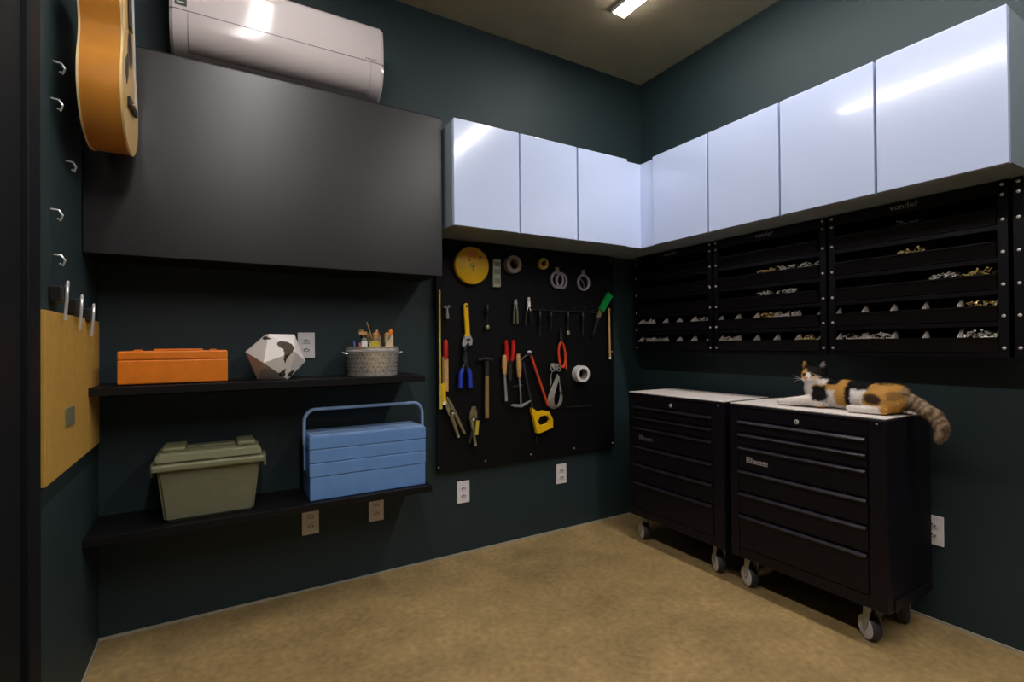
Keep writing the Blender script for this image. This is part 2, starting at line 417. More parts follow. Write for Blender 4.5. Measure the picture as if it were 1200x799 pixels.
# ---- paper globe (icosahedron resting on one face)
def globe():
    Rg = .12
    ph = (1 + 5 ** .5) / 2
    base = [Vector(v).normalized() for v in [(-1, ph, 0), (1, ph, 0), (-1, -ph, 0), (1, -ph, 0), (0, -1, ph), (0, 1, ph), (0, -1, -ph), (0, 1, -ph), (ph, 0, -1), (ph, 0, 1), (-ph, 0, -1), (-ph, 0, 1)]]
    F_ = [(0, 11, 5), (0, 5, 1), (0, 1, 7), (0, 7, 10), (0, 10, 11), (1, 5, 9), (5, 11, 4), (11, 10, 2), (10, 7, 6), (7, 1, 8), (3, 9, 4), (3, 4, 2), (3, 2, 6), (3, 6, 8), (3, 8, 9), (4, 9, 5), (2, 4, 11), (6, 2, 10), (8, 6, 7), (9, 8, 1)]
    nrm = (base[F_[0][0]] + base[F_[0][1]] + base[F_[0][2]]).normalized()
    q = nrm.rotation_difference(Vector((0, 0, -1)))
    rot = Matrix.Rotation(math.radians(GLOBE_ROT), 3, 'Z') @ q.to_matrix()
    V = [rot @ v * Rg for v in base]
    h = .7947 * Rg
    # printed land outlines, in a tangent frame of the side that is turned to the room
    d = Vector((-.095, -.995, .02)).normalized()
    ex = Vector((.995, -.095, 0)).normalized(); ez = ex.cross(d).normalized()
    if ez.z < 0: ez = -ez
    south_am = [(0.0036, 0.0581), (0.0168, 0.0653), (0.0429, 0.0617), (0.0611, 0.0505), (0.0696, 0.0356), (0.0611, 0.0172), (0.0465, 0.0023), (0.0393, -0.0125), (0.0337, -0.0274), (0.0280, -0.0165), (0.0297, 0.0099), (0.0271, 0.0300), (0.0132, 0.0376), (0.0036, 0.0488)]
    north = [(-0.0445, 0.0874), (-0.0129, 0.0726), (-0.0280, 0.0709), (-0.0465, 0.0693), (-0.0544, 0.0785)]
    a1 = [(0.0083, -0.0693), (0.0248, -0.0594), (0.0379, -0.0462), (0.0330, -0.0627), (0.0347, -0.0825), (0.0115, -0.0825)]
    a2 = [(0.0429, -0.0726), (0.0611, -0.0594), (0.0709, -0.0611), (0.0578, -0.0825), (0.0413, -0.0891)]
    def inside(p, poly):
        c = False; j = len(poly) - 1
        for i in range(len(poly)):
            if (poly[i][1] > p[1]) != (poly[j][1] > p[1]) and p[0] < (poly[j][0] - poly[i][0]) * (p[1] - poly[i][1]) / (poly[j][1] - poly[i][1]) + poly[i][0]: c = not c
            j = i
        return c
    b = B(10); N = 30
    for f in F_:
        A, Bv, C = (V[k] for k in f)
        idx = {}
        for i in range(N + 1):
            for j in range(N + 1 - i):
                p = A + (Bv - A) * (i / N) + (C - A) * (j / N)
                idx[i, j] = b.bm.verts.new(p + Vector((0, 0, h)))
        for i in range(N):
            for j in range(N - i):
                tris = [(idx[i, j], idx[i + 1, j], idx[i, j + 1])]
                if i + j < N - 1: tris.append((idx[i + 1, j], idx[i + 1, j + 1], idx[i, j + 1]))
                for tr in tris:
                    fc = b.bm.faces.new(tr)
                    c = fc.calc_center_median() - Vector((0, 0, h))
                    if c.dot(d) > 0:
                        p = (c.dot(ex), c.dot(ez))
                        if any(inside(p, q_) for q_ in (south_am, north, a1, a2)): fc.material_index = 1
    bmesh.ops.remove_doubles(b.bm, verts=b.bm.verts[:], dist=1e-5)
    me = b.mesh('paper_globe')
    me.materials.append(M['paper']); me.materials.append(M['land'])
    return link('paper_globe', me, None, None, (.228, 2.375, SZ1 + .001))
GLOBE_ROT = 84
tag(globe(), 'faceted white paper globe with dark printed continents on the upper shelf', 'globe')

# ---- round metal basket with brushes
t = thing('metal_basket', 'round perforated metal basket full of brushes on the upper shelf', 'basket', (.645, 2.395, SZ1 + .001))
z = SZ1 + .001
build(B().lathe([(.112, 0), (.114, .004), (.118, .128), (.121, .132), (.117, .134), (.114, .128), (.110, .008), (.02, .006)], (.645, 2.395, z), 'z', 40), 'wall', 'tin', t)
build(B().lathe([(.1175, .112), (.121, .112), (.1215, .120), (.1182, .120)], (.645, 2.395, z), 'z', 40, True), 'rim_band', 'chrome', t)
for s in (-1, 1):
    build(B().tube([(.645 + s * .119, 2.37, z + .10), (.645 + s * .137, 2.375, z + .108), (.645 + s * .14, 2.395, z + .11), (.645 + s * .137, 2.415, z + .108), (.645 + s * .119, 2.42, z + .10)], .003), 'handle', 'chrome', t)
b = B()
for k in range(40):
    for r_ in range(5):
        a = 2 * PI * (k + .5 * (r_ % 2)) / 40
        if math.sin(a) > .25: continue
        rad = .1155 + .0006 * r_
        p = Vector((.645 + rad * math.cos(a), 2.395 + rad * math.sin(a), z + .022 + r_ * .019))
        b.ball(p, (.002, .002, .003), 6, 4)
o = build(b, 'perforations', 'ebony', t); o['kind'] = 'stuff'
zi = z + .012
def stick(name, label, cat, p0, p1, r, mat, tipmat=None, tip=None):
    t = thing(name, label, cat, p0, 'tools standing in the metal basket')
    build(B().cyl(p0, p1, r, r * .8, 10), 'shaft', mat, t)
    if tip:
        P0, P1 = Vector(p0), Vector(p1); d_ = (P1 - P0).normalized()
        build(B().cyl(P1, P1 + d_ * tip * .35, r * 1.5, n=10), 'ferrule', 'steel', t)
        build(B().tube([P1 + d_ * tip * .35, P1 + d_ * tip * .8, P1 + d_ * tip], [r * 1.6, r * 1.9, r * .5], 10), 'tip', tipmat, t)
stick('wooden_skewer', 'thin pale stick leaning highest out of the basket', 'stick', (.69, 2.39, zi), (.617, 2.385, 1.262), .003, 'wood')
stick('paint_brush', 'wooden paint brush in the middle of the basket', 'brush', (.66, 2.42, zi), (.640, 2.425, 1.16), .006, 'wood', 'wood_dull', .05)
stick('paint_brush', 'paint brush with orange tip in the basket, right of the skewer', 'brush', (.69, 2.43, zi), (.682, 2.44, 1.175), .006, 'orange_print', 'red_orange', .05)
stick('paint_brush', 'paint brush with pale handle leaning right in the basket', 'brush', (.66, 2.36, zi), (.705, 2.34, 1.18), .005, 'cream', 'orange_print', .05)
stick('paint_brush', 'paint brush with tan bristles beside the cream card pack', 'brush', (.70, 2.40, zi), (.712, 2.40, 1.165), .007, 'wood_dull', 'wood', .05)
stick('wooden_skewer', 'short pale stick leaning right behind the olive sponge', 'stick', (.64, 2.40, zi), (.668, 2.395, 1.225), .004, 'cream')
stick('paint_brush', 'paint brush with orange brown bristles behind the olive sponge', 'brush', (.65, 2.385, zi), (.655, 2.38, 1.165), .008, 'orange_print', 'wood', .05)
stick('pen', 'blue pen at the left rim of the basket', 'pen', (.58, 2.38, zi), (.553, 2.372, 1.172), .005, 'skyblue')
stick('pen', 'pink pen beside the blue pen in the basket', 'pen', (.60, 2.36, zi), (.572, 2.35, 1.162), .006, 'pink')
stick('marker', 'dark marker with brown cap in the basket', 'marker', (.61, 2.41, zi), (.60, 2.42, 1.20), .007, 'ebony', 'wood_dull', .03)
t = thing('spatula', 'small spatula with wide pale blade above the basket', 'spatula', (.625, 2.40, zi), 'tools standing in the metal basket')
build(B().cyl((.625, 2.40, zi), (.605, 2.40, 1.20), .004), 'shaft', 'wood_dull', t)
build(B().box(.584, .622, 2.398, 2.402, 1.20, 1.216, .001), 'blade', 'wood', t)
def block(name, label, cat, x0, x1, y, z0, z1, mat, capmat, rz=0):
    t = thing(name, label, cat, ((x0 + x1) / 2, y, z0), 'tools standing in the metal basket')
    m_ = Matrix.Translation((0, 0, 0))
    build(B().box(x0, x1, y - .008, y + .008, z0, z1 - .012, .002), 'body', mat, t)
    build(B().box(x0 + .003, x1 - .003, y - .006, y + .006, z1 - .0118, z1, .002), 'cap', capmat, t)
block('correction_bottle', 'small white bottle at the left of the basket', 'bottle', .585, .612, 2.365, zi, 1.185, 'white', 'grey_plastic')
block('sponge_pad', 'olive yellow sponge pad standing in the basket', 'sponge', .618, .665, 2.352, zi, 1.172, 'yellow_dull', 'yellow_dull')
block('card_pack', 'cream card pack at the right side of the basket', 'card pack', .702, .738, 2.375, zi, 1.208, 'cream', 'cream')
block('folding_rule', 'orange brown folding rule behind the brushes in the basket', 'ruler', .672, .70, 2.45, zi, 1.205, 'wood', 'orange_print')

# ---- olive tote
z = SZ2 + .001
t = thing('storage_box', 'olive plastic storage box with lid on the lower shelf', 'storage box', (-.015, 2.39, z))
b = B()
lo = [(-.165, 2.30), (.135, 2.30), (.135, 2.47), (-.165, 2.47)]; hi = [(-.188, 2.283), (.158, 2.283), (.158, 2.485), (-.188, 2.485)]
va = [b.bm.verts.new((p[0], p[1], z)) for p in lo]; vb = [b.bm.verts.new((p[0], p[1], z + .205)) for p in hi]
b.bm.faces.new(va); b.bm.faces.new(vb)
for i in range(4): b.bm.faces.new((va[i], va[(i + 1) % 4], vb[(i + 1) % 4], vb[i]))
bmesh.ops.bevel(b.bm, geom=[e for e in b.bm.edges], offset=.010, segments=3, affect='EDGES')
build(b, 'body', 'olive', t)
build(B().box(-.204, .174, 2.266, 2.50, z + .196, z + .222, .008, 3), 'rim', 'olive_light', t)
b = B()
lo = [(-.196, 2.276), (.166, 2.276), (.166, 2.49), (-.196, 2.49)]; hi = [(-.188, 2.284), (.158, 2.284), (.158, 2.480), (-.188, 2.480)]
va = [b.bm.verts.new((p[0], p[1], z + .2225)) for p in lo]; vb = [b.bm.verts.new((p[0], p[1], z + .262)) for p in hi]
b.bm.faces.new(va); b.bm.faces.new(vb)
for i in range(4): b.bm.faces.new((va[i], va[(i + 1) % 4], vb[(i + 1) % 4], vb[i]))
bmesh.ops.bevel(b.bm, geom=[e for e in b.bm.edges], offset=.008, segments=3, affect='EDGES')
l = build(b, 'lid', 'olive_light', t)
for (xa, xb) in ((-.172, -.098), (.078, .142)):
    build(B().box(xa, xb, 2.31, 2.46, z + .2625, z + .278, .005, 3), 'lid_platform', 'olive_light', l)
build(B().box(-.09, .07, 2.37, 2.40, z + .2625, z + .268, .003), 'lid_rib', 'olive_light', l)
for xx in (-.212, .175):
    build(B().box(xx, xx + .010, 2.345, 2.42, z + .165, z + .215, .003), 'latch', 'olive', t)

# ---- blue cantilever toolbox
t = thing('toolbox', 'blue steel cantilever toolbox with tall bail handle on the lower shelf', 'toolbox', (.605, 2.385, z))
xa, xb, ya, yb = .345, .868, 2.285, 2.485
build(B().box(xa + .003, xb - .003, ya + .003, yb - .003, z, z + .098, .003), 'base_tray', 'blue_box', t)
for (z0, z1) in ((.100, .157), (.159, .216)):
    build(B().box(xa + .001, xb - .001, ya + .001, yb - .001, z + z0, z + z1, .003), 'tray', 'blue_box', t)
for (y0, y1) in ((ya, (ya + yb) / 2 - .001), ((ya + yb) / 2 + .001, yb)):
    l = build(B().box(xa, xb, y0, y1, z + .218, z + .272, .003), 'lid_half', 'blue_box', t)
    build(B().box(xa + .006, xb - .006, y0 + .006, y1 - .006, z + .2722, z + .277, .002), 'lid_plate', 'blue_lid', l)
def bail(y):
    p = [(xa - .009, y, z + .235)]
    for k in range(7):
        a = PI - k * PI / 12; p.append((xa + .036 + .045 * math.cos(a), y, z + .330 + .052 * math.sin(a)))
    for k in range(7):
        a = PI / 2 - k * PI / 12; p.append((xb - .036 + .045 * math.cos(a), y, z + .330 + .052 * math.sin(a)))
    p.append((xb + .009, y, z + .235)); return p
build(B().tube(bail(2.36), .0075, 10), 'handle', 'blue_lid', t)
for xx, s in ((xa - .013, 1), (xb + .004, -1)):
    build(B().box(xx, xx + .009, 2.35, 2.37, z + .12, z + .245, .002), 'side_arm', 'blue_box', t)
    build(B().cyl((xx - .002, 2.36, z + .235), (xx + .011, 2.36, z + .235), .007, n=10), 'rivet', 'steel', t)

# ================================================================== OUTLETS
def outlet(name, label, c, wall='b', mod='outlet_hole'):
    t = thing(name, label, 'outlet', c, 'white wall outlets')
    def bx(b, u0, u1, d0, d1, z0, z1, bev=0):
        if wall == 'b': return b.box(c[0] + u0, c[0] + u1, YB - d1, YB - d0, c[2] + z0, c[2] + z1, bev)
        return b.box(XR - d1, XR - d0, c[1] + u0, c[1] + u1, c[2] + z0, c[2] + z1, bev)
    build(bx(B(), -.0375, .0375, .0005, .008, -.060, .060, .002), 'plate', 'outlet', t)
    for dz in (-.021, .021):
        s = build(bx(B(), -.021, .021, .0082, .0105, dz - .012, dz + .012, .001), 'socket', 'outlet', t)
        for (u, v) in ((-.0095, 0), (.0095, 0), (0, .004)):
            build(bx(B(), u - .0032, u + .0032, .0106, .0112, dz + v - .0032, dz + v + .0032), 'socket_hole', mod, s)
        build(bx(B(), -.012, .012, .0106, .0110, dz - .0075, dz - .0055), 'socket_print', mod, s)
outlet('wall_outlet', 'white wall outlet behind the paper globe above the upper shelf', (.372, YB, 1.154))
outlet('wall_outlet', 'outlet with brown sockets below the lower shelf, left of the pair', (.387, YB, .325), 'b', 'outlet_red')
outlet('wall_outlet', 'outlet with brown sockets below the blue toolbox, right of the pair', (.697, YB, .331), 'b', 'outlet_red')
outlet('wall_outlet', 'white outlet below the left end of the pegboard', (1.177, YB, .341))
outlet('wall_outlet', 'white outlet below the pegboard near the black tool chest', (1.843, YB, .350))
outlet('wall_outlet', 'white outlet on the right wall beside the tool chest with the cat', (XR, .915, .374), 'r')

# ================================================================== LEFT WALL: board, hooks, guitar
t = thing('hook_board', 'yellow fibreboard panel on the left wall', 'board', (XL, 2.09, .79))
build(B().box(XL + .0005, XL + .018, 1.735, 2.446, .79, 1.25, .0015), 'board', 'mdf', t)
build(B().box(XL + .018, XL + .021, 1.932, 2.044, .917, .972, .001), 'cut_out', 'olive', t)
for k in range(3):
    y, zt = (1.875, 2.055, 2.235)[k], (1.335, 1.312, 1.296)[k]
    lbl = ('steel hook hanging from a black clip, nearest to the dark door', 'steel hook hanging from a black clip, middle of the three above the yellow board', 'steel hook hanging from a black clip, nearest to the shelves')[k]
    t = thing('hanging_hook', lbl, 'hook', (XL + .01, y, zt - .1), 'hooks over the yellow board')
    build(B().box(XL + .0005, XL + .03, y - .03, y + .05, zt - .055, zt - .01, .004), 'clip', 'ebony', t)
    build(B().tube([(XL + .03, y, zt - .105), (XL + .034, y - .002, zt - .05), (XL + .036, y - .004, zt - .015), (XL + .035, y + .006, zt + .004), (XL + .03, y + .018, zt - .004), (XL + .025, y + .02, zt - .03)], .0042, 8), 'wire', 'chrome', t)
for k, (y, zz) in enumerate(((1.901, 1.959), (1.874, 1.842), (2.036, 1.717), (1.872, 1.529), (1.898, 1.405))):
    nm = ('topmost', 'second', 'third', 'fourth', 'lowest')[k]
    o = build(B().tube([(XL + .001, y, zz + .012), (XL + .018, y, zz + .010), (XL + .026, y, zz - .004), (XL + .020, y + .004, zz - .018), (XL + .014, y + .005, zz - .012)], .0032, 8), 'wall_hook', 'chrome', None, (XL, y, zz))
    tag(o, nm + ' small bare steel hook on the left wall, counted downwards', 'hook', 'small wall hooks')

def guitar():
    t = thing('guitar', 'honey coloured acoustic guitar hanging high on the left wall', 'guitar', (-.285, 2.064, 1.786), None, 0.0)
    t.rotation_euler = (math.radians(9), 0, 0)
    half = [(0, 0), (.05, .004), (.10, .022), (.145, .055), (.172, .10), (.183, .15), (.180, .195), (.166, .24), (.146, .28), (.132, .315), (.128, .345), (.132, .375), (.138, .405), (.138, .43), (.125, .46), (.095, .48), (.05, .488), (0, .49)]
    def spline(P, n=6):
        out = []
        for i in range(len(P) - 1):
            p0, p1, p2, p3 = (Vector(P[max(0, min(len(P) - 1, k))]) for k in (i - 1, i, i + 1, i + 2))
            for k in range(n):
                u = k / n
                out.append(.5 * ((2 * p1) + (p2 - p0) * u + (2 * p0 - 5 * p1 + 4 * p2 - p3) * u * u + (3 * p1 - p0 - 3 * p2 + p3) * u ** 3))
        out.append(Vector(P[-1])); return out
    hp = spline(half, 5)
    outl = [(p.x, p.y) for p in hp] + [(-p.x, p.y) for p in reversed(hp[1:-1])]
    D0, D1 = -.052, .052
    build(B().prism(outl, D0 + .004, D1 - .004, 'x'), 'side', 'guitar_side', t, local=True)
    sc = lambda s_: [(p[0] * s_, .245 + (p[1] - .245) * s_) for p in outl]
    build(B().prism(sc(1.006), D1 - .005, D1 - .0005, 'x'), 'binding', 'binding', t, local=True)
    build(B().prism(sc(1.006), D0, D0 + .005, 'x'), 'binding', 'binding', t, local=True)
    build(B().prism(sc(.992), D1 - .004, D1 + .001, 'x'), 'soundboard', 'guitar_top', t, local=True)
    build(B().prism(sc(.992), D0 - .001, D0 + .003, 'x'), 'back', 'guitar_side', t, local=True)
    build(B().ring((D1 + .0016, 0, .325), 'x', .058, .048, .0012, 36), 'rosette', 'wood_dull', t, local=True)
    build(B().lathe([(.048, -.0006), (.048, .0006)], (D1 + .0016, 0, .325), 'x', 36), 'sound_hole', 'ebony', t, local=True)
    br = build(B().box(D1 + .001, D1 + .010, -.085, .085, .135, .165, .003), 'bridge', 'ebony', t, local=True)
    build(B().box(D1 + .0101, D1 + .014, -.04, .04, .149, .153), 'saddle', 'binding', br, local=True)
    pg = [(-.055, .30), (-.10, .27), (-.11, .23), (-.085, .20), (-.05, .235), (-.035, .275)]
    build(B().prism(pg, D1 + .001, D1 + .0022, 'x'), 'pickguard', 'ebony', t, local=True)
    build(B().prism([(-.028, .49), (.028, .49), (.023, .86), (-.023, .86)], D1 - .024, D1 + .004, 'x'), 'neck', 'guitar_side', t, local=True)
    build(B().prism([(-.028, .385), (.028, .385), (.0225, .86), (-.0225, .86)], D1 + .0045, D1 + .009, 'x'), 'fretboard', 'ebony', t, local=True)
    build(B().prism([(-.023, .86), (.023, .86), (.036, .89), (.034, 1.02), (-.034, 1.02), (-.036, .89)], D1 - .018, D1 - .002, 'x'), 'headstock', 'guitar_side', t, local=True)
    for s in (-1, 1):
        for k in range(3):
            zz = .905 + k * .04
            build(B().cyl((D1 - .01, s * .035, zz), (D1 - .01, s * .05, zz), .003, n=8).ball((D1 - .01, s * .055, zz), (.005, .008, .008), 8, 6), 'tuning_peg', 'chrome', t, local=True)
    for k in range(6):
        u = (k - 2.5)
        build(B().cyl((D1 + .0135, u * .0085, .151), (D1 + .0105, u * .0065, .862), .0007, n=5), 'string', 'chrome', t, local=True)
guitar()
t = thing('guitar_hanger', 'dark wall hanger holding the guitar by its headstock', 'hanger', (XL, 1.932, 2.63))
build(B().box(XL + .0005, XL + .012, 1.892, 1.972, 2.60, 2.69, .003), 'plate', 'ebony', t)
for s in (-1, 1):
    build(B().tube([(XL + .012, 1.932, 2.634), (XL + .06, 1.932 + s * .036, 2.634), (XL + .19, 1.932 + s * .037, 2.632), (XL + .20, 1.932 + s * .037, 2.644)], .005, 8), 'arm', 'ebony', t)

# ================================================================== PEGBOARD
YP = 2.50          # front of the board
pegboard = thing('pegboard', 'large black perforated pegboard full of tools on the back wall', 'pegboard', (1.63, YB, .478))
build(B().box(1.012, 2.245, YP, YP + .012, .478, 1.716), 'board', 'peg', pegboard)
for (xa_, xb_) in ((1.04, 1.08), (2.18, 2.22)):
    build(B().box(xa_, xb_, YP + .0125, YB - .0005, .50, 1.70), 'batten', 'shelf', pegboard)
sm = B().lathe([(.006, 0), (.005, -.003), (.001, -.004)], (0, 0, 0), 'y', 10).mesh('screw')
for (x, zz) in ((1.019, .502), (1.299, .503), (1.60, .504), (1.918, .505), (2.23, .505), (1.04, 1.695), (2.23, 1.69), (2.232, 1.1)):
    link('screw', sm, 'steel', pegboard, Vector((x, YP, zz)) - Vector(pegboard.location))
hk = B().tube([(0, -.0005, 0), (0, -.03, 0), (0, -.042, .004), (0, -.045, .014)], .0022, 6).mesh('peg_hook')
for (x, zz) in ((1.19, 1.60), (1.475, 1.625), (1.687, 1.637), (1.80, 1.615), (1.99, 1.615), (1.062, 1.352), (1.174, 1.352), (1.31, 1.365), (1.49, 1.395), (1.576, 1.405),
                (1.66, 1.36), (1.74, 1.36), (1.81, 1.375), (1.90, 1.36), (1.97, 1.36), (2.04, 1.355), (2.11, 1.355), (1.16, 1.10), (1.27, 1.075), (1.38, 1.09), (1.44, 1.03), (1.505, 1.08),
                (1.60, 1.10), (1.80, 1.145), (1.785, 1.02), (1.955, .985), (1.07, .86), (1.222, .80), (2.19, 1.36), (1.045, 1.17)):
    link('peg_hook', hk, 'dark_steel', pegboard, Vector((x, YP, zz)) - Vector(pegboard.location))
build(B().tube([(1.85, YP - .012, .765), (2.05, YP - .012, .760)], .0025, 6).cyl((1.86, YP, .765), (1.86, YP - .012, .765), .002, n=6).cyl((2.04, YP, .761), (2.04, YP - .012, .761), .002, n=6), 'tool_rail', 'dark_steel', pegboard)
build(B().tube([(1.60, YP - .014, 1.355), (2.10, YP - .014, 1.35)], .0028, 6).cyl((1.63, YP, 1.355), (1.63, YP - .014, 1.355), .002, n=6).cyl((2.07, YP, 1.35), (2.07, YP - .014, 1.35), .002, n=6), 'tool_rail', 'dark_steel', pegboard)

G = 'hand tools on the pegboard'
YT = 2.475
def tool(name, label, cat, x, z_):
    return thing(name, label, cat, (x, YP, z_), G)
def flat(pts, y0=YT - .005, y1=YT + .005):
    return B().prism(pts, y0, y1, 'y')
def bar(p, q, w0, w1, y0=YT - .006, y1=YT + .006):
    p, q = Vector((p[0], p[1])), Vector((q[0], q[1])); d_ = (q - p).normalized(); n_ = Vector((-d_.y, d_.x))
    return flat([tuple(p + n_ * w0), tuple(p - n_ * w0), tuple(q - n_ * w1), tuple(q + n_ * w1)], y0, y1)
def rod(pts, r, y=YT, n=8):
    return B().tube([(p[0], p[2] if len(p) > 2 else y, p[1]) for p in pts], r, n)

# yellow reel
t = tool('tape_reel', 'large round yellow tape reel at the top of the pegboard', 'tape reel', 1.21, 1.48)
build(B().lathe([(.092, .017), (.101, .013), (.103, 0), (.101, -.013), (.094, -.018), (.012, -.019)], (1.21, YP - .0195, 1.583), 'y', 44), 'case', 'yellow', t)
build(B().lathe([(.016, 0), (.014, -.004), (.002, -.005)], (1.21, YP - .0385, 1.583), 'y', 20), 'hub', 'yellow_dull', t)
b = B()
arc = [(.078 * math.cos(a), .078 * math.sin(a)) for a in [PI * (.34 + .03 * k) for k in range(12)]]; arc2 = [(.045 * math.cos(a), .045 * math.sin(a)) for a in [PI * (.34 + .03 * k) for k in range(12)]]
b.prism([(1.21 + p[0], 1.583 + p[1]) for p in arc] + [(1.21 + p[0], 1.583 + p[1]) for p in reversed(arc2)], YP - .0395, YP - .0385, 'y')
build(b, 'printed_arc', 'orange_print', t)
build(B().lathe([(.009, 0), (.006, -.004)], (1.256, YP - .0385, 1.630), 'y', 12), 'knob', 'wood_dull', t)
# crank
build(B().tube([(1.21, YP - .044, 1.583), (1.213, YP - .045, 1.56), (1.205, YP - .045, 1.555)], .0025, 6), 'crank', 'olive', t)
# pale dispenser
t = tool('blade_dispenser', 'narrow pale plastic dispenser beside the yellow reel', 'dispenser', 1.37, 1.475)
build(B().box(1.346, 1.394, YP - .022, YP - .0005, 1.475, 1.63, .004), 'body', 'pale_plastic', t)
for (za, zb, m_) in ((1.49, 1.525, 'tape_grey'), (1.545, 1.575, 'grey_plastic'), (1.59, 1.615, 'olive_light')):
    build(B().box(1.352, 1.388, YP - .0236, YP - .0225, za, zb), 'label_print', m_, t)
# tape rolls
def roll(label, x, z_, ro, ri, h, mat, y=None, name='tape_roll', extra=None):
    yc = YP - h / 2 - .001 if y is None else y
    t = tool(name, label, 'tape roll', x, z_ - ro)
    build(B().ring((x, yc, z_), 'y', ro, ri + .002, h, 36), 'tape', mat, t)
    build(B().ring((x, yc, z_), 'y', ri + .002, ri, h + .002, 36), 'core', extra or 'tape_grey', t)
roll('brownish grey tape roll right of the pale dispenser', 1.474, 1.608, .050, .027, .035, 'tape_grey', None, 'tape_roll', 'wood_dull')
roll('small yellow tape roll at the top of the pegboard', 1.687, 1.630, .033, .016, .022, 'yellow_dull', None, 'tape_roll', 'wood')
roll('white tape roll hanging low at the right of the pegboard', 1.955, .966, .051, .031, .048, 'white')
def ring_thing(label, x, z_, r, rot, tagpiece=True):
    t = tool('hose_ring', label, 'ring', x, z_ - r)
    build(B().tube([(x + r * math.cos(a) * .92, YP - .012 + rot * r * math.cos(a), z_ + r * math.sin(a)) for a in [2 * PI * k / 32 for k in range(32)]], .0085, 8, closed=True), 'ring', 'tape_lilac', t)
    if tagpiece:
        build(B().box(x - .014, x + .014, YP - .016, YP - .006, z_ + r + .002, z_ + r + .032, .002), 'hanging_tab', 'tape_grey', t)
        build(B().tube([(x - r * .5, YP - .012, z_ + r * .5), (x, YP - .014, z_), (x + r * .1, YP - .012, z_ - r * .7)], .002, 6), 'wire', 'steel', t)
ring_thing('grey hose ring in front of its twin at the top of the pegboard', 1.790, 1.540, .046, .0)
ring_thing('grey hose ring half hidden behind its twin', 1.822, 1.536, .044, .12, False)
ring_thing('single grey hose ring at the upper right of the pegboard', 1.992, 1.535, .046, .0)

# green handled brush / scraper
t = tool('scraper', 'scraper with green handle leaning at the right edge of the pegboard', 'scraper', 2.12, 1.20)
build(bar((2.196, 1.468), (2.118, 1.362), .021, .019, YT - .012, YT + .008), 'handle', 'green_grip', t)
build(bar((2.118, 1.362), (2.098, 1.318), .013, .011), 'ferrule', 'brass', t)
build(bar((2.098, 1.318), (2.054, 1.205), .012, .006, YT - .002, YT + .002), 'blade', 'dark_steel', t)
# wooden stick
t = tool('wooden_stick', 'thin pale wooden stick on the right edge of the pegboard', 'stick', 2.195, 1.055)
build(rod([(2.188, 1.378), (2.193, 1.065)], .0065), 'shaft', 'wood', t); build(rod([(2.193, 1.065), (2.1932, 1.052)], .0068), 'tip', 'white', t)
# small clamp
t = tool('small_clamp', 'small grey T shaped clamp above the red handled chisel', 'clamp', 1.062, 1.29)
build(bar((1.045, 1.352), (1.080, 1.356), .005, .005), 'crossbar', 'grey_plastic', t); build(bar((1.062, 1.352), (1.064, 1.315), .004, .004), 'screw', 'steel', t); build(bar((1.064, 1.316), (1.066, 1.290), .007, .006), 'jaw', 'grey_plastic', t)
# adjustable wrench
t = tool('adjustable_wrench', 'adjustable wrench with long yellow handle and chrome head', 'wrench', 1.178, 1.12)
build(flat([(1.160, 1.366), (1.166, 1.376), (1.178, 1.376), (1.184, 1.366), (1.192, 1.215), (1.196, 1.200), (1.162, 1.195), (1.168, 1.215)], YT - .007, YT + .005), 'handle', 'yellow', t)
build(B().lathe([(.0045, 0), (.0045, -.001)], (1.172, YT - .0075, 1.362), 'y', 12), 'hang_hole', 'ebony', t)
build(flat([(1.162, 1.195), (1.196, 1.200), (1.208, 1.180), (1.204, 1.150), (1.190, 1.148), (1.186, 1.165), (1.168, 1.150), (1.156, 1.138), (1.148, 1.15), (1.154, 1.175)], YT - .008, YT + .006), 'head', 'chrome', t)
build(B().cyl((1.170, YT - .011, 1.178), (1.190, YT - .011, 1.182), .006, n=10), 'worm_screw', 'dark_steel', t)
build(flat([(1.158, 1.135), (1.166, 1.15), (1.178, 1.145), (1.170, 1.122), (1.160, 1.120)]), 'jaw', 'dark_steel', t)
# pliers helper
def pliers(name, label, piv, up, hl, spread, jaw, hm, jm, hw=.011, jw=.010, rot=0.0, cat='pliers', bow=.35):
    """up: -1 handles hang down, +1 handles stand up"""
    t = tool(name, label, cat, piv[0], piv[1] - hl)
    cr, sr = math.cos(rot), math.sin(rot)
    T = lambda u, v: (piv[0] + u * cr - v * sr, piv[1] + u * sr + v * cr)
    for s in (-1, 1):
        h = [T(s * .006, up * .01), T(s * spread * (bow + .5), up * hl * .42), T(s * spread, up * hl)]
        build(B().tube([(h[0][0], YT, h[0][1]), (h[1][0], YT - .002, h[1][1])], [hw * .6, hw * .8], 10), 'shank', jm, t)
        build(B().tube([(h[1][0] * .5 + h[0][0] * .5, YT - .001, h[1][1] * .5 + h[0][1] * .5), (h[1][0], YT - .002, h[1][1]), (h[2][0], YT - .002, h[2][1])], [hw * .85, hw, hw * .85], 10), 'handle', hm, t)
        a, b_, c_, d_ = T(0, -up * -.004), T(s * jw * 1.25, -up * .012), T(s * jw * .7, -up * jaw), T(0, -up * jaw)
        build(flat([a, b_, c_, d_]), 'jaw', jm, t)
    build(B().lathe([(.011, .006), (.011, -.007), (.007, -.009)], (piv[0], YT, piv[1]), 'y', 14), 'pivot', jm, t)
    return t
pliers('pliers', 'pliers with bright blue handles below the adjustable wrench', (1.166, 1.055), -1, .135, .030, .06, 'blue_grip', 'dark_steel', .0135)
pliers('bolt_cutter', 'cutters with two red upright handles in the middle of the pegboard', (1.445, 1.02), 1, .155, .024, .075, 'red', 'dark_steel', .0125, .011)
pliers('pliers', 'small dull pliers with greenish handles in the upper tool row', (1.487, 1.385), -1, .115, .012, .025, 'olive', 'steel', .006, .007)
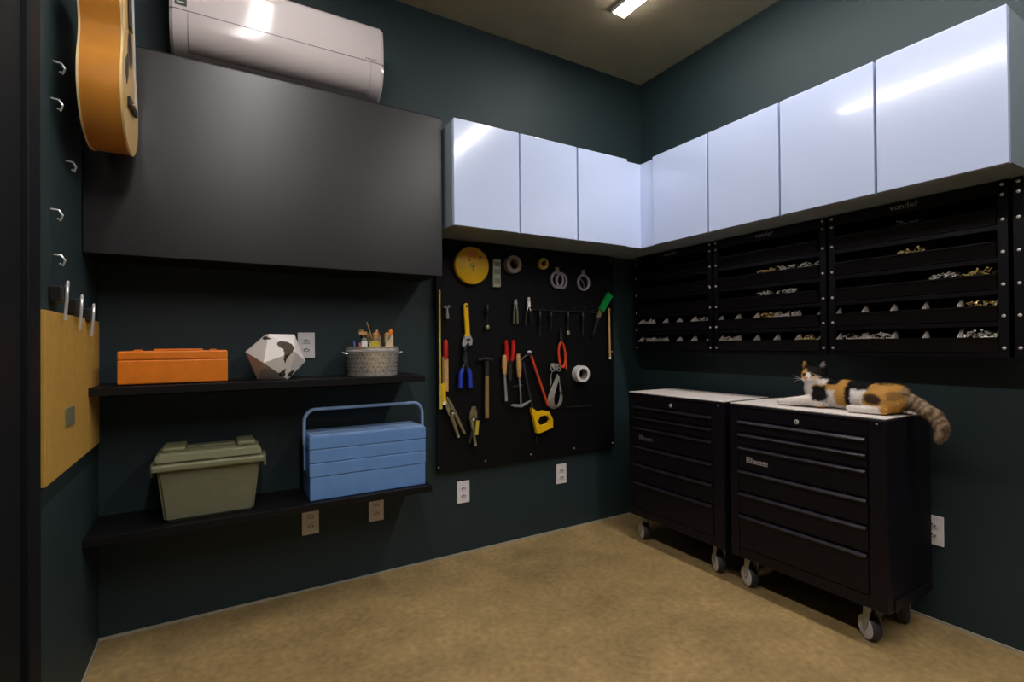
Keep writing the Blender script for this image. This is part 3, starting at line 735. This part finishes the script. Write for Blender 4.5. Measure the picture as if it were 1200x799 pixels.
pliers('pliers', 'pliers with white jaws and thin dark handles in the upper tool row', (1.576, 1.375), -1, .115, .022, .05, 'dark_steel', 'white', .005, .008)
# hammer
t = tool('hammer', 'hammer with plain wooden handle hanging head up', 'hammer', 1.297, .745)
build(B().tube([(1.298, YT, 1.05), (1.298, YT, .985), (1.296, YT, .80), (1.297, YT, .745)], [.010, .011, .013, .011], 10), 'handle', 'wood_dull', t)
build(B().tube([(1.246, YT, 1.068), (1.256, YT, 1.069), (1.262, YT, 1.07), (1.30, YT, 1.072), (1.336, YT, 1.066)], [.010, .010, .007, .010, .004], 10), 'head', 'dark_steel', t)
build(B().tube([(1.298, YT, 1.06), (1.298, YT, .98)], .0135, 10), 'socket', 'dark_steel', t)
# chisel
t = tool('chisel', 'wood handled chisel left of the red handled cutters', 'chisel', 1.415, .83)
build(B().tube([(1.411, YT, 1.092), (1.411, YT, 1.08), (1.410, YT, 1.03), (1.412, YT, .985)], [.010, .014, .015, .011], 12), 'handle', 'wood', t)
build(B().tube([(1.412, YT, .99), (1.412, YT, .975)], .0085, 10), 'ferrule', 'steel', t)
build(bar((1.412, .975), (1.421, .83), .006, .008, YT - .003, YT + .003), 'blade', 'grey_plastic', t)
# trowel with flat cross head
t = tool('pointing_trowel', 'wood handled trowel with wide flat head right of the cutters', 'trowel', 1.51, .79)
build(B().tube([(1.504, YT, 1.096), (1.504, YT, 1.085), (1.506, YT, 1.02), (1.508, YT, .962)], [.011, .015, .016, .011], 12), 'handle', 'wood', t)
build(B().lathe([(.0045, 0), (.0045, -.001)], (1.505, YT - .0148, 1.07), 'y', 10), 'hang_hole', 'ebony', t)
build(rod([(1.508, .962), (1.515, .88), (1.518, .805)], .005), 'shaft', 'grey_plastic', t)
build(flat([(1.442, .806), (1.458, .812), (1.515, .806), (1.575, .826), (1.583, .822), (1.520, .790), (1.470, .795)], YT - .012, YT - .006), 'blade', 'grey_plastic', t)
build(flat([(1.47, .915), (1.535, .920), (1.535, .910), (1.47, .905)], YT + .004, YT + .008), 'guard', 'dark_steel', t)
# hacksaw
t = tool('hacksaw', 'hacksaw with red tube frame and open yellow handle', 'saw', 1.65, .615)
build(rod([(1.590, 1.085), (1.706, .785)], .0075), 'frame_tube', 'red_orange', t)
build(B().ball((1.580, YT, 1.106), (.016, .006, .010), 10, 6), 'wing_nut', 'chrome', t)
build(rod([(1.590, 1.085), (1.575, 1.095), (1.548, 1.082), (1.520, 1.058)], .005), 'frame_end', 'dark_steel', t)
build(bar((1.535, 1.05), (1.600, .765), .006, .006, YT - .001, YT + .001), 'blade', 'dark_steel', t)
hole = [(1.624, .696), (1.640, .728), (1.694, .733), (1.712, .698), (1.690, .680), (1.645, .672)]
outr = [(1.578, .782), (1.606, .782), (1.624, .752), (1.662, .762), (1.705, .752), (1.732, .705), (1.732, .655), (1.640, .630), (1.618, .632), (1.604, .70)]
def holed(outer, inner, y0, y1):
    b = B()
    N = 40
    def resample(P, c):
        out = []
        for k in range(N):
            a = 2 * PI * k / N; dx, dy = math.cos(a), math.sin(a); best = None
            for i in range(len(P)):
                x1_, z1_ = P[i][0] - c[0], P[i][1] - c[1]; x2_, z2_ = P[(i + 1) % len(P)][0] - c[0], P[(i + 1) % len(P)][1] - c[1]
                den = dx * (z2_ - z1_) - dy * (x2_ - x1_)
                if abs(den) < 1e-9: continue
                tt = (x1_ * (z2_ - z1_) - z1_ * (x2_ - x1_)) / den; uu = (x1_ * dy - z1_ * dx) / den
                if tt > 0 and -1e-6 <= uu <= 1 + 1e-6 and (best is None or tt > best): best = tt
            out.append((c[0] + dx * best, c[1] + dy * best))
        return out
    c = (sum(p[0] for p in inner) / len(inner), sum(p[1] for p in inner) / len(inner))
    O, I = resample(outer, c), resample(inner, c)
    vo0 = [b.bm.verts.new((p[0], y0, p[1])) for p in O]; vo1 = [b.bm.verts.new((p[0], y1, p[1])) for p in O]
    vi0 = [b.bm.verts.new((p[0], y0, p[1])) for p in I]; vi1 = [b.bm.verts.new((p[0], y1, p[1])) for p in I]
    for k in range(N):
        j = (k + 1) % N
        for q_ in ((vo0[k], vo0[j], vi0[j], vi0[k]), (vo1[k], vi1[k], vi1[j], vo1[j]), (vo0[k], vo1[k], vo1[j], vo0[j]), (vi0[k], vi0[j], vi1[j], vi1[k])):
            b.bm.faces.new(q_)
    return b
build(holed(outr, hole, YT - .014, YT + .010), 'handle', 'yellow', t)
build(rod([(1.622, .632), (1.624, .60), (1.622, .575)], .002), 'blade_tail', 'dark_steel', t)
# scissors with red orange loops
t = tool('scissors', 'scissors hanging with a long red orange loop grip', 'scissors', 1.81, 1.0)
build(B().tube([(1.812 + .024 * math.cos(a) + .010 * math.sin(a) * -.5, YT, 1.085 + .075 * math.sin(a)) for a in [2 * PI * k / 28 for k in range(28)]], .0075, 8, closed=True), 'loop_grip', 'red_orange', t)
build(rod([(1.838, 1.06), (1.844, 1.0)], .007), 'loop_grip', 'red_orange', t)
build(bar((1.806, 1.16), (1.803, 1.255), .010, .002, YT - .003, YT), 'blade', 'dark_steel', t); build(bar((1.812, 1.16), (1.807, 1.255), .010, .002, YT + .0005, YT + .003), 'blade', 'dark_steel', t)
# cable hank
t = tool('cable_hank', 'tied hank of grey cable beside the scissors', 'cable', 1.77, .76)
for k in range(7):
    w = .030 + .0075 * k; zz = 1.00 - .004 * k; yy = YT - .010 + .003 * k
    pts = []
    for i in range(30):
        a = 2 * PI * i / 30
        s_ = math.sin(a); rad = w * (1 - s_) / 2 + .004
        pts.append((1.770 + .012 * s_ + rad * math.cos(a), yy, .872 + s_ * (.085 + .003 * k) - .005))
    build(B().tube(pts, .0028, 6, closed=True), 'cable_loop', 'cable', t)
b = B()
for k in range(14):
    c = (1.752 + random.uniform(-.02, .025), YT + random.uniform(-.012, .008), 1.005 + random.uniform(-.015, .018)); r_ = random.uniform(.012, .02); ph = random.random() * PI
    b.tube([(c[0] + r_ * math.cos(a), c[1] + .010 * math.sin(a + ph), c[2] + r_ * .8 * math.sin(a)) for a in [2 * PI * i / 14 for i in range(14)]], .003, 6, closed=True)
o = build(b, 'cable_knot', 'cable', t); o['kind'] = 'stuff'
build(rod([(1.74, .99), (1.728, .955), (1.732, .925), (1.722, .90)], .003), 'cable_end', 'cable', t)
# locking pliers
def lockpl(label, J, piv, e1, e2, m1, m2):
    t = tool('locking_pliers', label, 'pliers', piv[0], min(e1[1], e2[1]))
    d_ = (Vector(J) - Vector(piv)).normalized(); n_ = Vector((-d_.y, d_.x)); Pv = Vector(piv); Jv = Vector(J)
    build(flat([tuple(Pv + n_ * .024), tuple(Pv + n_ * .022 + (Jv - Pv) * .55), tuple(Jv + n_ * .010), tuple(Jv + n_ * .002), tuple(Pv + n_ * .002 + (Jv - Pv) * .3)], YT - .007, YT + .005), 'upper_jaw', m1, t)
    build(flat([tuple(Pv - n_ * .020), tuple(Pv - n_ * .020 + (Jv - Pv) * .5), tuple(Jv - n_ * .010), tuple(Jv - n_ * .003), tuple(Pv - n_ * .001 + (Jv - Pv) * .3)], YT - .006, YT + .006), 'lower_jaw', m1, t)
    build(B().tube([(Pv.x + n_.x * .010, YT, Pv.y + n_.y * .010), (e1[0], YT, e1[1])], [.012, .008], 10), 'handle', m1, t)
    build(B().tube([(Pv.x - n_.x * .012, YT, Pv.y - n_.y * .012), (e2[0], YT, e2[1])], [.011, .007], 10), 'lever', m2, t)
    build(B().lathe([(.008, .008), (.008, -.010), (.005, -.012)], (Pv.x, YT, Pv.y), 'y', 12), 'pivot', 'steel', t)
    build(B().ball((e1[0], YT, e1[1]), .009, 10, 6), 'adjusting_screw', 'chrome', t)
lockpl('long dull locking pliers at the lower left of the pegboard', (1.052, .872), (1.090, .785), (1.122, .662), (1.160, .672), 'brass', 'brass')
lockpl('short locking pliers with round jaws and yellow lever below the blue pliers', (1.216, .815), (1.212, .745), (1.224, .605), (1.188, .618), 'brass', 'dark_steel')
build(bar((1.232, .738), (1.224, .66), .009, .009, YT - .016, YT - .008), 'lever_grip', 'yellow_dull', [o for o in COL.objects if o.get('label', '').startswith('short locking pliers')][0])
# long yellow level, red and yellow file, yellow bar
t = tool('folding_ruler', 'thin yellow ruler hanging along the left edge of the pegboard', 'ruler', 1.018, .81)
build(B().box(1.016, 1.023, YT - .008, YT + .006, .945, 1.44, .001), 'upper_leaf', 'yellow_dull', t); build(B().box(1.015, 1.030, YT - .008, YT + .008, .815, .944, .001), 'lower_leaf', 'yellow_dull', t)
t = tool('wood_file', 'file with red handle and yellow wooden shaft near the left pegboard edge', 'file', 1.053, .90)
build(B().tube([(1.053, YT, 1.178), (1.053, YT, 1.165), (1.053, YT, 1.10), (1.052, YT, 1.076)], [.008, .013, .014, .012], 10), 'handle', 'red', t)
build(bar((1.052, 1.076), (1.054, .905), .013, .011), 'shaft', 'wood', t)
t = tool('marking_bar', 'short bright yellow bar between the ruler and the locking pliers', 'bar', 1.036, .84)
build(bar((1.037, 1.09), (1.038, .95), .004, .005), 'stem', 'wood_dull', t); build(bar((1.038, .95), (1.040, .845), .010, .009, YT - .010, YT + .006), 'grip', 'yellow', t); build(bar((1.040, .853), (1.0405, .838), .0105, .0095, YT - .011, YT + .007), 'end_cap', 'cream', t)
# dark screwdrivers hanging in the row
def driver(label, x, zt, l, knob):
    t = tool('screwdriver', label, 'screwdriver', x, zt - l)
    build(B().tube([(x, YT, zt), (x, YT, zt - .01), (x, YT, zt - l * .42), (x, YT, zt - l * .48)], [.006, .010, .010, .006], 10), 'handle', 'ebony', t)
    build(B().cyl((x, YT, zt - l * .48), (x, YT, zt - l), .003, n=8), 'shaft', 'dark_steel', t)
    if knob: build(B().ball((x, YT, zt - l - .006), (.013, .008, .015), 10, 8), 'tip_weight', knob, t)
driver('dark screwdriver with brass end above the hammer', 1.305, 1.372, .12, 'brass')
driver('dark screwdriver hanging from the rail left of the scissors blades', 1.655, 1.345, .15, None)
driver('short dark screwdriver on the rail, third from the white jawed pliers', 1.735, 1.345, .11, None)
driver('dark screwdriver with round grey end above the scissors', 1.862, 1.345, .12, 'brass')
driver('dark screwdriver on the rail just left of the green scraper', 1.975, 1.345, .14, None)

# ================================================================== BIN RACKS
RX = 2.405                    # front of the uprights
ROWZ = [1.566, 1.450, 1.335, 1.222, 1.108]   # underside of each row of bins
BW, BP = .108, .1125
def bin_mesh():
    b = B(); w = BW / 2; t_ = .0025
    side = [(-.020, .052), (-.008, .0), (.115, .0), (.115, .086), (.045, .086), (.02, .060)]
    for s in (-1, 1):
        b.prism(side, s * w - (t_ if s > 0 else 0), s * w + (t_ if s < 0 else 0), 'y') if False else None
        va = [b.bm.verts.new((p[0], s * w, p[1])) for p in side]; vb = [b.bm.verts.new((p[0], s * (w - t_), p[1])) for p in side]
        b.bm.faces.new(va); b.bm.faces.new(list(reversed(vb)))
        for i in range(len(side)): b.bm.faces.new((va[i], vb[i], vb[(i + 1) % len(side)], va[(i + 1) % len(side)]))
    b.box(-.008, .115, -w + t_, w - t_, 0, t_)
    b.box(.1125, .115, -w + t_, w - t_, t_, .086)
    fr = [(-.020, .052), (-.008, .0025), (-.0055, .0025), (-.0175, .052)]
    va = [b.bm.verts.new((p[0], -w + t_, p[1])) for p in fr]; vb = [b.bm.verts.new((p[0], w - t_, p[1])) for p in fr]
    b.bm.faces.new(va); b.bm.faces.new(list(reversed(vb)))
    for i in range(4): b.bm.faces.new((va[i], vb[i], vb[(i + 1) % 4], va[(i + 1) % 4]))
    b.box(-.0245, -.0175, -w, w, .048, .054)          # rolled lip
    return b.mesh('parts_bin')
binm = bin_mesh()
glare_plates = []  # pale plates that paint lamp light onto the side walls of the lower bins
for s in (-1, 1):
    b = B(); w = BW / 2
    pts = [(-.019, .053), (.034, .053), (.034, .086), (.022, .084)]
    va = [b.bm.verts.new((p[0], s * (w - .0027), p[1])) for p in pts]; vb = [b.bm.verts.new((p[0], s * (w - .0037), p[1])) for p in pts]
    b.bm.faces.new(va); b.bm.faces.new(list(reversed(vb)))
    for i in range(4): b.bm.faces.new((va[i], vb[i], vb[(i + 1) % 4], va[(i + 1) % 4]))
    glare_plates.append(b.mesh('side_glare'))
rivm = B().lathe([(.0062, 0), (.0058, -.002), (.0035, -.0040), (.0006, -.005)], (0, 0, 0), 'x', 10).mesh('rivet')
ORD = ['first', 'second', 'third', 'fourth', 'fifth']; ROWN = ['top', 'second', 'middle', 'fourth', 'bottom']
racks = [(2.463, 1.862, 'corner'), (1.850, 1.249, 'middle'), (1.237, .636, 'right hand'), (.622, .021, 'outermost')]
RL = ['black steel bin rack nearest the room corner', 'black steel bin rack in the middle of the right wall', 'black steel bin rack on the right wall above the cat', 'black bin rack at the right picture edge, mostly out of view']
def heap(label, rk, r, c, mat, n, big=1.0):
    b = B()
    bx_, by_, bz_ = rk
    for k in range(n):
        p = Vector((bx_ + random.uniform(-.004, .07), by_ + random.uniform(-.043, .043), bz_ + .050 + random.uniform(0, .026)))
        d_ = Vector((random.uniform(-1, 1), random.uniform(-1, 1), random.uniform(-.6, .6))).normalized() * .010 * big
        b.tube([p - d_, p + d_ * .7, p + d_ * .7, p + d_], [.002 * big, .002 * big, .0042 * big, .0042 * big], 6)
    b.box(bx_ + .001, bx_ + .108, by_ - .049, by_ + .049, bz_ + .004, bz_ + .050)
    o = build(b, 'loose_screws', mat, None, (bx_ + .05, by_, bz_ + .004))
    tag(o, label, 'screws', None, 'stuff')
fill = {(2, 0, 2): 'screws', (2, 1, 2): 'brass_screws', (2, 2, 5 - 2): 'screws', (2, 2, 4): 'brass_screws', (2, 3, 4): 'brass_screws', (2, 4, 1): 'screws', (2, 4, 4): 'screws', (2, 4, 0): 'screws',
        (1, 1, 2): 'brass_screws', (1, 1, 3): 'screws', (1, 1, 4): 'screws', (1, 2, 2): 'screws', (1, 2, 3): 'screws', (1, 3, 2): 'brass_screws', (1, 3, 3): 'screws', (1, 4, 0): 'screws', (1, 4, 4): 'brass_screws',
        (0, 3, 0): 'screws', (0, 3, 4): 'screws', (0, 4, 0): 'screws', (0, 4, 1): 'screws'}
for ri, (ya, yb, rn) in enumerate(racks):
    t = thing('bin_rack', RL[ri], 'rack', (2.47, (ya + yb) / 2, 1.095), 'bin racks on the right wall')
    build(B().box(XR - .010, XR - .0005, yb, ya, 1.09, 1.719), 'back_panel', 'rack', t)
    ups = [(ya - .028, ya), (yb, yb + .028)]
    for (u0, u1) in ups:
        build(B().box(RX, RX + .0025, u0, u1, 1.09, 1.719).box(RX + .0026, XR - .011, (u0 if u0 == yb else u1 - .0025), (u0 + .0025 if u0 == yb else u1), 1.09, 1.719), 'upright', 'rack', t)
    hd = build(B().box(RX + .003, RX + .006, yb + .029, ya - .029, 1.672, 1.719, .0005), 'header_panel', 'rack', t)
    if ri < 3:
        me = text_mesh('vonder', .034, .0004, (RX + .0024, (ya + yb) / 2 + .06 - (.06 if ri < 2 else .05), 1.700), (0, -1, 0), (0, 0, 1))
        me.transform(Matrix.Translation(-Vector(t.location)))
        link('lettering', me, 'badge', hd)
    for zr in ROWZ:
        build(B().box(RX + .003, RX + .006, yb + .029, ya - .029, zr - .020, zr - .002, .0005).box(RX + .0062, XR - .011, yb + .029, ya - .029, zr - .004, zr - .0022), 'shelf_rail', 'rack', t)
    for (u0, u1) in ups:
        for zz in (1.705, 1.668, 1.580, 1.465, 1.350, 1.238, 1.124):
            link('rivet', rivm, 'rivet', t, Vector((RX, (u0 + u1) / 2, zz)) - Vector(t.location))
    if ri == 3: continue
    for r, zr in enumerate(ROWZ):
        for c in range(5):
            y = ya - .0295 - .0485 - (ya - yb - .059 - .097) * c / 4 - .006 + .0015 * c
            y = ya - .031 - BW / 2 - c * (ya - yb - .062 - BW) / 4
            loc = (RX + .0065, y, zr + .0005)
            o = link('parts_bin', binm, 'bin', None, loc)
            tag(o, 'black parts bin, %s from the left in the %s row of the %s rack' % (ORD[c], ROWN[r], rn), 'bin', 'black parts bins')
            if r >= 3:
                for wm in glare_plates: lab(link('side_glare', wm, 'bin_glare', o), 'pale plate painted as lamp glare on the inner side wall')
            if (ri, r, c) in fill:
                heap('loose small screws in the bin %s from the left, %s row of the %s rack' % (ORD[c], ROWN[r], rn), loc, r, c, fill[ri, r, c], 34)

# ================================================================== TOOL CHESTS
def chest(y0, y1, label, badge):
    X0, X1, Z0, Z1 = 2.105, 2.478, .150, .862
    t = thing('tool_chest', label, 'tool chest', ((X0 + X1) / 2, (y0 + y1) / 2, 0), 'rolling tool chests')
    build(B().box(X0 + .012, X1, y0, y1, Z0, Z1 - .004, .006), 'body', 'chest', t)
    build(B().box(X0, X1, y0 - .002, y1 + .002, Z1 - .012, Z1, .004), 'top_rim', 'chest', t)
    build(B().box(X0 + .004, X1 - .004, y0 + .002, y1 - .002, Z1 + .0004, Z1 + .006, .002), 'top_mat', 'chest_mat', t)
    for (a_, b_) in ((y0, y0 + .060), (y1 - .040, y1)):
        build(B().box(X0 + .004, X0 + .0115, a_, b_, Z0 + .002, Z1 - .0125, .002), 'corner_post', 'chest', t)
    build(B().box(X0 + .006, X0 + .0115, y0 + .062, y1 - .042, .795, Z1 - .013, .001), 'lock_panel', 'chest', t)
    yl = y0 + .51 * (y1 - y0)
    lk = build(B().lathe([(.010, 0), (.010, -.004), (.006, -.006)], (X0 + .006, yl, .815), 'x', 16), 'lock', 'chrome', t)
    build(B().box(X0 - .0008, X0 + .0002, yl - .0012, yl + .0012, .810, .820), 'key_slot', 'ebony', lk)
    build(B().lathe([(.004, 0), (.0035, -.003), (.0005, -.004)], (X0 + .004, y0 + .03, .845), 'x', 10), 'screw', 'steel', t)
    tops = [.790, .731, .670, .560, .457, .354]
    bots = [.734, .673, .563, .460, .357, .200]
    for k in range(6):
        dr = build(B().box(X0 + .002, X0 + .0115, y0 + .064, y1 - .044, bots[k] + .002, tops[k] - .016, .002), 'drawer', 'chest', t)
        b = B().prism([(X0 + .004, tops[k] - .0155), (X0 - .010, tops[k] - .015), (X0 - .012, tops[k] - .010), (X0 - .004, tops[k] - .002), (X0 + .0113, tops[k] - .001), (X0 + .0113, tops[k] - .0155)], 0, 1, 'y')
        for v in b.bm.verts: v.co = Vector((v.co.x, (y0 + .066) + v.co.y * (y1 - y0 - .112), v.co.z))
        build(b, 'handle_strip', 'chest_handle', dr)
    build(B().box(X0 + .006, X0 + .0115, y0 + .062, y1 - .042, Z0 + .002, .198, .001), 'kick_panel', 'chest', t)
    # badge on the fourth drawer front: square emblem and a word with a small line below
    bg = build(B().box(X0 + .0008, X0 + .0016, y1 - .112, y1 - .084, .600, .626), 'badge', badge, t)
    build(B().ring((X0 + .0006, y1 - .098, .613), 'x', .009, .006, .0004, 16), 'emblem', 'chest', bg)
    for k in range(7):
        h = (.012, .009, .009, .011, .009, .012, .009)[k]
        build(B().box(X0 + .0008, X0 + .0016, y1 - .1245 - k * .0105, y1 - .1155 - k * .0105, .606, .606 + h), 'badge_letter', badge, bg)
    build(B().box(X0 + .0008, X0 + .0016, y1 - .188, y1 - .1155, .599, .603), 'badge_line', badge, bg)
    # side: push handle sockets and lower skirt
    build(B().box(X0 + .05, X1 - .05, y0 - .006, y0 - .0005, Z0 + .005, Z0 + .045, .002), 'side_skirt', 'chest', t)
    for q, (wx, wy) in enumerate(((X0 + .065, y0 + .075), (X0 + .065, y1 - .065), (X1 - .065, y0 + .075), (X1 - .065, y1 - .065))):
        rt = Matrix.Translation((wx, wy, 0)) @ Matrix.Rotation(math.radians((58, 66, 30, 50)[q]), 4, 'Z') @ Matrix.Translation((-wx, -wy, 0))
        def cb(b, name, mat, par):
            bmesh.ops.transform(b.bm, matrix=rt, verts=b.bm.verts[:]); return build(b, name, mat, par)
        fk = [(wx - .022, Z0 - .005), (wx + .022, Z0 - .005), (wx + .034, .050), (wx + .024, .036), (wx + .012, .045)]
        c = cb(B().box(wx - .032, wx + .032, wy - .032, wy + .032, Z0 - .005, Z0 - .0002, .001).prism(fk, wy - .024, wy - .0215, 'y').prism(fk, wy + .0215, wy + .024, 'y'), 'caster', 'steel', t)
        cc = (wx + .022, wy, .0482)
        cb(B().lathe([(.030, -.017), (.044, -.018), (.0480, -.012), (.0480, .012), (.044, .018), (.030, .017)], cc, 'y', 28), 'tyre', 'rubber', c)
        cb(B().lathe([(.008, -.020), (.031, -.0195), (.043, -.0186), (.043, .0186), (.031, .0195), (.008, .020)], cc, 'y', 24), 'hub', 'wheel', c)
        cb(B().cyl((wx + .022, wy - .027, .0482), (wx + .022, wy + .027, .0482), .006, n=10), 'axle', 'steel', c)
    return t
chest(1.574, 2.219, 'black rolling tool chest with pale top in the room corner', 'badge_shaded')
chest(.892, 1.538, 'black rolling tool chest with the cat lying on its pale top', 'badge')

# ================================================================== CAT
def cat():
    ZT = .869
    b = B()
    E = lambda c, r, rot=None: b.ball(c, r, 20, 14, rot)
    E((2.285, .965, ZT + .058), (.080, .085, .062))            # haunches
    E((2.290, 1.045, ZT + .055), (.072, .095, .057))           # belly
    E((2.288, 1.125, ZT + .060), (.066, .085, .062))           # ribs
    E((2.275, 1.185, ZT + .062), (.060, .060, .066))           # shoulders
    b.tube([(2.270, 1.185, ZT + .085), (2.262, 1.212, ZT + .108), (2.252, 1.226, ZT + .128)], [.050, .043, .036], 16)   # neck
    E((2.250, 1.226, ZT + .136), (.041, .046, .040))           # skull
    E((2.226, 1.226, ZT + .122), (.026, .028, .020))           # muzzle
    E((2.240, 1.204, ZT + .124), (.026, .020, .020)); E((2.240, 1.248, ZT + .124), (.026, .020, .020))   # cheeks
    E((2.240, 1.226, ZT + .085), (.034, .030, .050))           # throat
    for s in (-1, 1):                                          # ears
        b.tube([(2.258, 1.226 + s * .024, ZT + .158), (2.256, 1.226 + s * .036, ZT + .180), (2.254, 1.226 + s * .043, ZT + .200)], [.021, .014, .003], 12)
    E((2.235, 1.195, ZT + .040), (.036, .042, .042))           # near shoulder
    b.tube([(2.225, 1.20, ZT + .034), (2.205, 1.265, ZT + .026), (2.195, 1.325, ZT + .017), (2.192, 1.352, ZT + .015)], [.026, .019, .015, .016], 12)     # stretched foreleg
    b.tube([(2.262, 1.215, ZT + .034), (2.250, 1.270, ZT + .020), (2.235, 1.310, ZT + .015)], [.024, .017, .015], 12)   # other foreleg
    E((2.222, .965, ZT + .046), (.036, .070, .048))            # thigh
    b.tube([(2.205, .930, ZT + .022), (2.190, .985, ZT + .016), (2.186, 1.04, ZT + .014), (2.186, 1.060, ZT + .014)], [.022, .015, .014, .016], 12)       # hind foot
    b.tube([(2.290, .895, ZT + .055), (2.290, .868, ZT + .042), (2.284, .845, ZT + .030), (2.270, .805, ZT + .010), (2.262, .782, ZT - .030), (2.258, .784, ZT - .060), (2.256, .796, ZT - .082)],
           [.030, .027, .025, .024, .023, .019, .008], 12)     # tail
    raw = b.mesh('cat_raw')
    o = bpy.data.objects.new('cat', raw); COL.objects.link(o)
    md = o.modifiers.new('remesh', 'REMESH'); md.mode = 'VOXEL'; md.voxel_size = .0045
    m2 = o.modifiers.new('smooth', 'SMOOTH'); m2.factor = .5; m2.iterations = 6
    dg = bpy.context.evaluated_depsgraph_get(); dg.update()
    me = bpy.data.meshes.new_from_object(o.evaluated_get(dg)); me.name = 'cat'
    bpy.data.objects.remove(o); bpy.data.meshes.remove(raw)
    W, K, O_, BR, GR = (lin(c) for c in ((240, 232, 226), (22, 17, 18), (206, 156, 82), (70, 50, 34), (176, 150, 120)))
    ca = me.color_attributes.new('coat', 'FLOAT_COLOR', 'POINT')
    def col(p):
        x, y, z = p; h = z - ZT
        n = noise.noise(Vector((x * 28, y * 28, z * 28))) * .5 + noise.noise(Vector((x * 80, y * 80, z * 80))) * .25
        y += n * .016; h += n * .012
        if y < .905 and (y < .878 or x > 2.25):                # tail, tabby grey with dark rings
            s = math.sin((y * 2 + h * 1.4) * 105 + n * 3)
            return tuple(a * (.5 + .5 * s) + c * (.5 - .5 * s) for a, c in zip(GR, BR))
        if h > .098 and y > 1.165:                             # head
            if h > .166 and y > 1.262 and x < 2.256: return tuple(.75 * a for a in O_)
            if h > .172 and y < 1.196 and x < 2.252: return tuple(.3 * a for a in W)
            front = x < 2.232
            if h < .122 and x < 2.25: return W
            if front and abs(y - 1.226) < .007 and h < .150: return W
            if y > 1.234 and h < .162 and x < 2.25: return O_
            if y < 1.216 and h < .140 and x < 2.225: return tuple(.6 * a + .4 * c for a, c in zip(O_, W))
            return K
        if y > 1.285 or (y > 1.208 and h < .05): return W      # forelegs
        if x < 2.215 and h < .032 and y > .945: return W       # hind foot
        if 1.160 < y < 1.216 and .022 < h < .094 and x < 2.27: return K
        if y >= 1.212: return W
        if 1.128 < y <= 1.172:
            return W if h < .078 else (O_ if h < .10 else K)
        if 1.095 < y <= 1.128: return O_ if .02 < h else W
        if 1.070 < y <= 1.095: return K
        if 1.010 < y <= 1.070: return W if h < .088 else K
        if h > .112: return K
        d2 = ((y - .975) / .028) ** 2 + ((h - .058) / .018) ** 2
        if d2 < 1: return BR
        if y < .935 and .06 < h < .09: return tuple(.5 * a + .5 * c for a, c in zip(O_, K))
        return O_
    vals = []
    for v in me.vertices:
        acc = [0, 0, 0]
        for q in range(5):
            c = col(v.co + Vector((random.uniform(-1, 1), random.uniform(-1, 1), random.uniform(-1, 1))) * .0045)
            acc = [a + k / 5 for a, k in zip(acc, c)]
        vals.extend((*acc, 1.0))
    ca.data.foreach_set('color', vals)
    me.polygons.foreach_set('use_smooth', [True] * len(me.polygons))
    fb = bmesh.new(); fc = fb.verts.layers.float_color.new('coat')
    for i, v in enumerate(me.vertices):
        p, nr = v.co.copy(), v.normal.copy()
        if p.z < ZT + .012 and p.y > .89: continue
        face = p.y > 1.20 and p.x < 2.235 and p.z > ZT + .11
        tail = p.y < .885
        for q in range(2):
            L = random.uniform(.002, .004) if face else random.uniform(.006, .012) * (1.25 if tail else 1.0)
            back = Vector((.1, -.9, -.25)) if not tail else Vector((.0, -.45, -.9))
            d = (nr * .45 + back * .7 + Vector((random.uniform(-1, 1), random.uniform(-1, 1), random.uniform(-1, 1))) * .25).normalized()
            if d.dot(nr) < .12: d = (d + nr * (.15 - d.dot(nr))).normalized()
            sd = d.cross(nr)
            if sd.length < 1e-4: continue
            sd.normalize(); o_ = p + Vector((random.uniform(-1, 1), random.uniform(-1, 1), random.uniform(-1, 1))) * .002
            tip = o_ + d * L
            tip.z = max(tip.z, ZT + .001) if p.y > .89 else tip.z
            tri = [fb.verts.new(o_ + sd * .0009), fb.verts.new(o_ - sd * .0009), fb.verts.new(tip)]
            cc = Vector(vals[i * 4:i * 4 + 3]) * random.uniform(.8, 1.15)
            for w in tri: w[fc] = (cc.x, cc.y, cc.z, 1)
            fb.faces.new(tri)
    fme = bpy.data.meshes.new('fur'); fb.to_mesh(fme); fb.free()
    base = Vector((2.27, 1.05, ZT)); me.transform(Matrix.Translation(-base)); fme.transform(Matrix.Translation(-base))
    me.materials.clear(); me.materials.append(attr_mat('calico_fur', 'coat', .85))
    o = bpy.data.objects.new('cat', me); COL.objects.link(o); o.location = base
    fme.materials.append(me.materials[0]); fo = link('fur', fme, None, o); fo['kind'] = 'stuff'
    tag(o, 'calico cat lying on the pale top of the tool chest, tail hanging over', 'cat')
    for s in (-1, 1):
        e = build(B().ball((2.2135, 1.226 + s * .0185, ZT + .141), (.006, .0085, .0075), 12, 8), 'eye', 'fur_eye', o)
        build(B().ball((2.2078, 1.226 + s * .0185, ZT + .141), (.0015, .002, .006), 8, 6), 'pupil', 'ebony', e)
    build(B().ball((2.2005, 1.226, ZT + .129), (.004, .0055, .0035), 10, 6), 'nose', 'nose_pink', o)
    for s in (-1, 1):
        for k in range(3):
            build(B().tube([(2.206, 1.226 + s * .014, ZT + .120), (2.200, 1.226 + s * .04, ZT + .122 + (k - 1) * .006), (2.204, 1.226 + s * .062, ZT + .122 + (k - 1) * .014)], [.0006, .0005, .0003], 4), 'whisker', 'white', o)
cat()
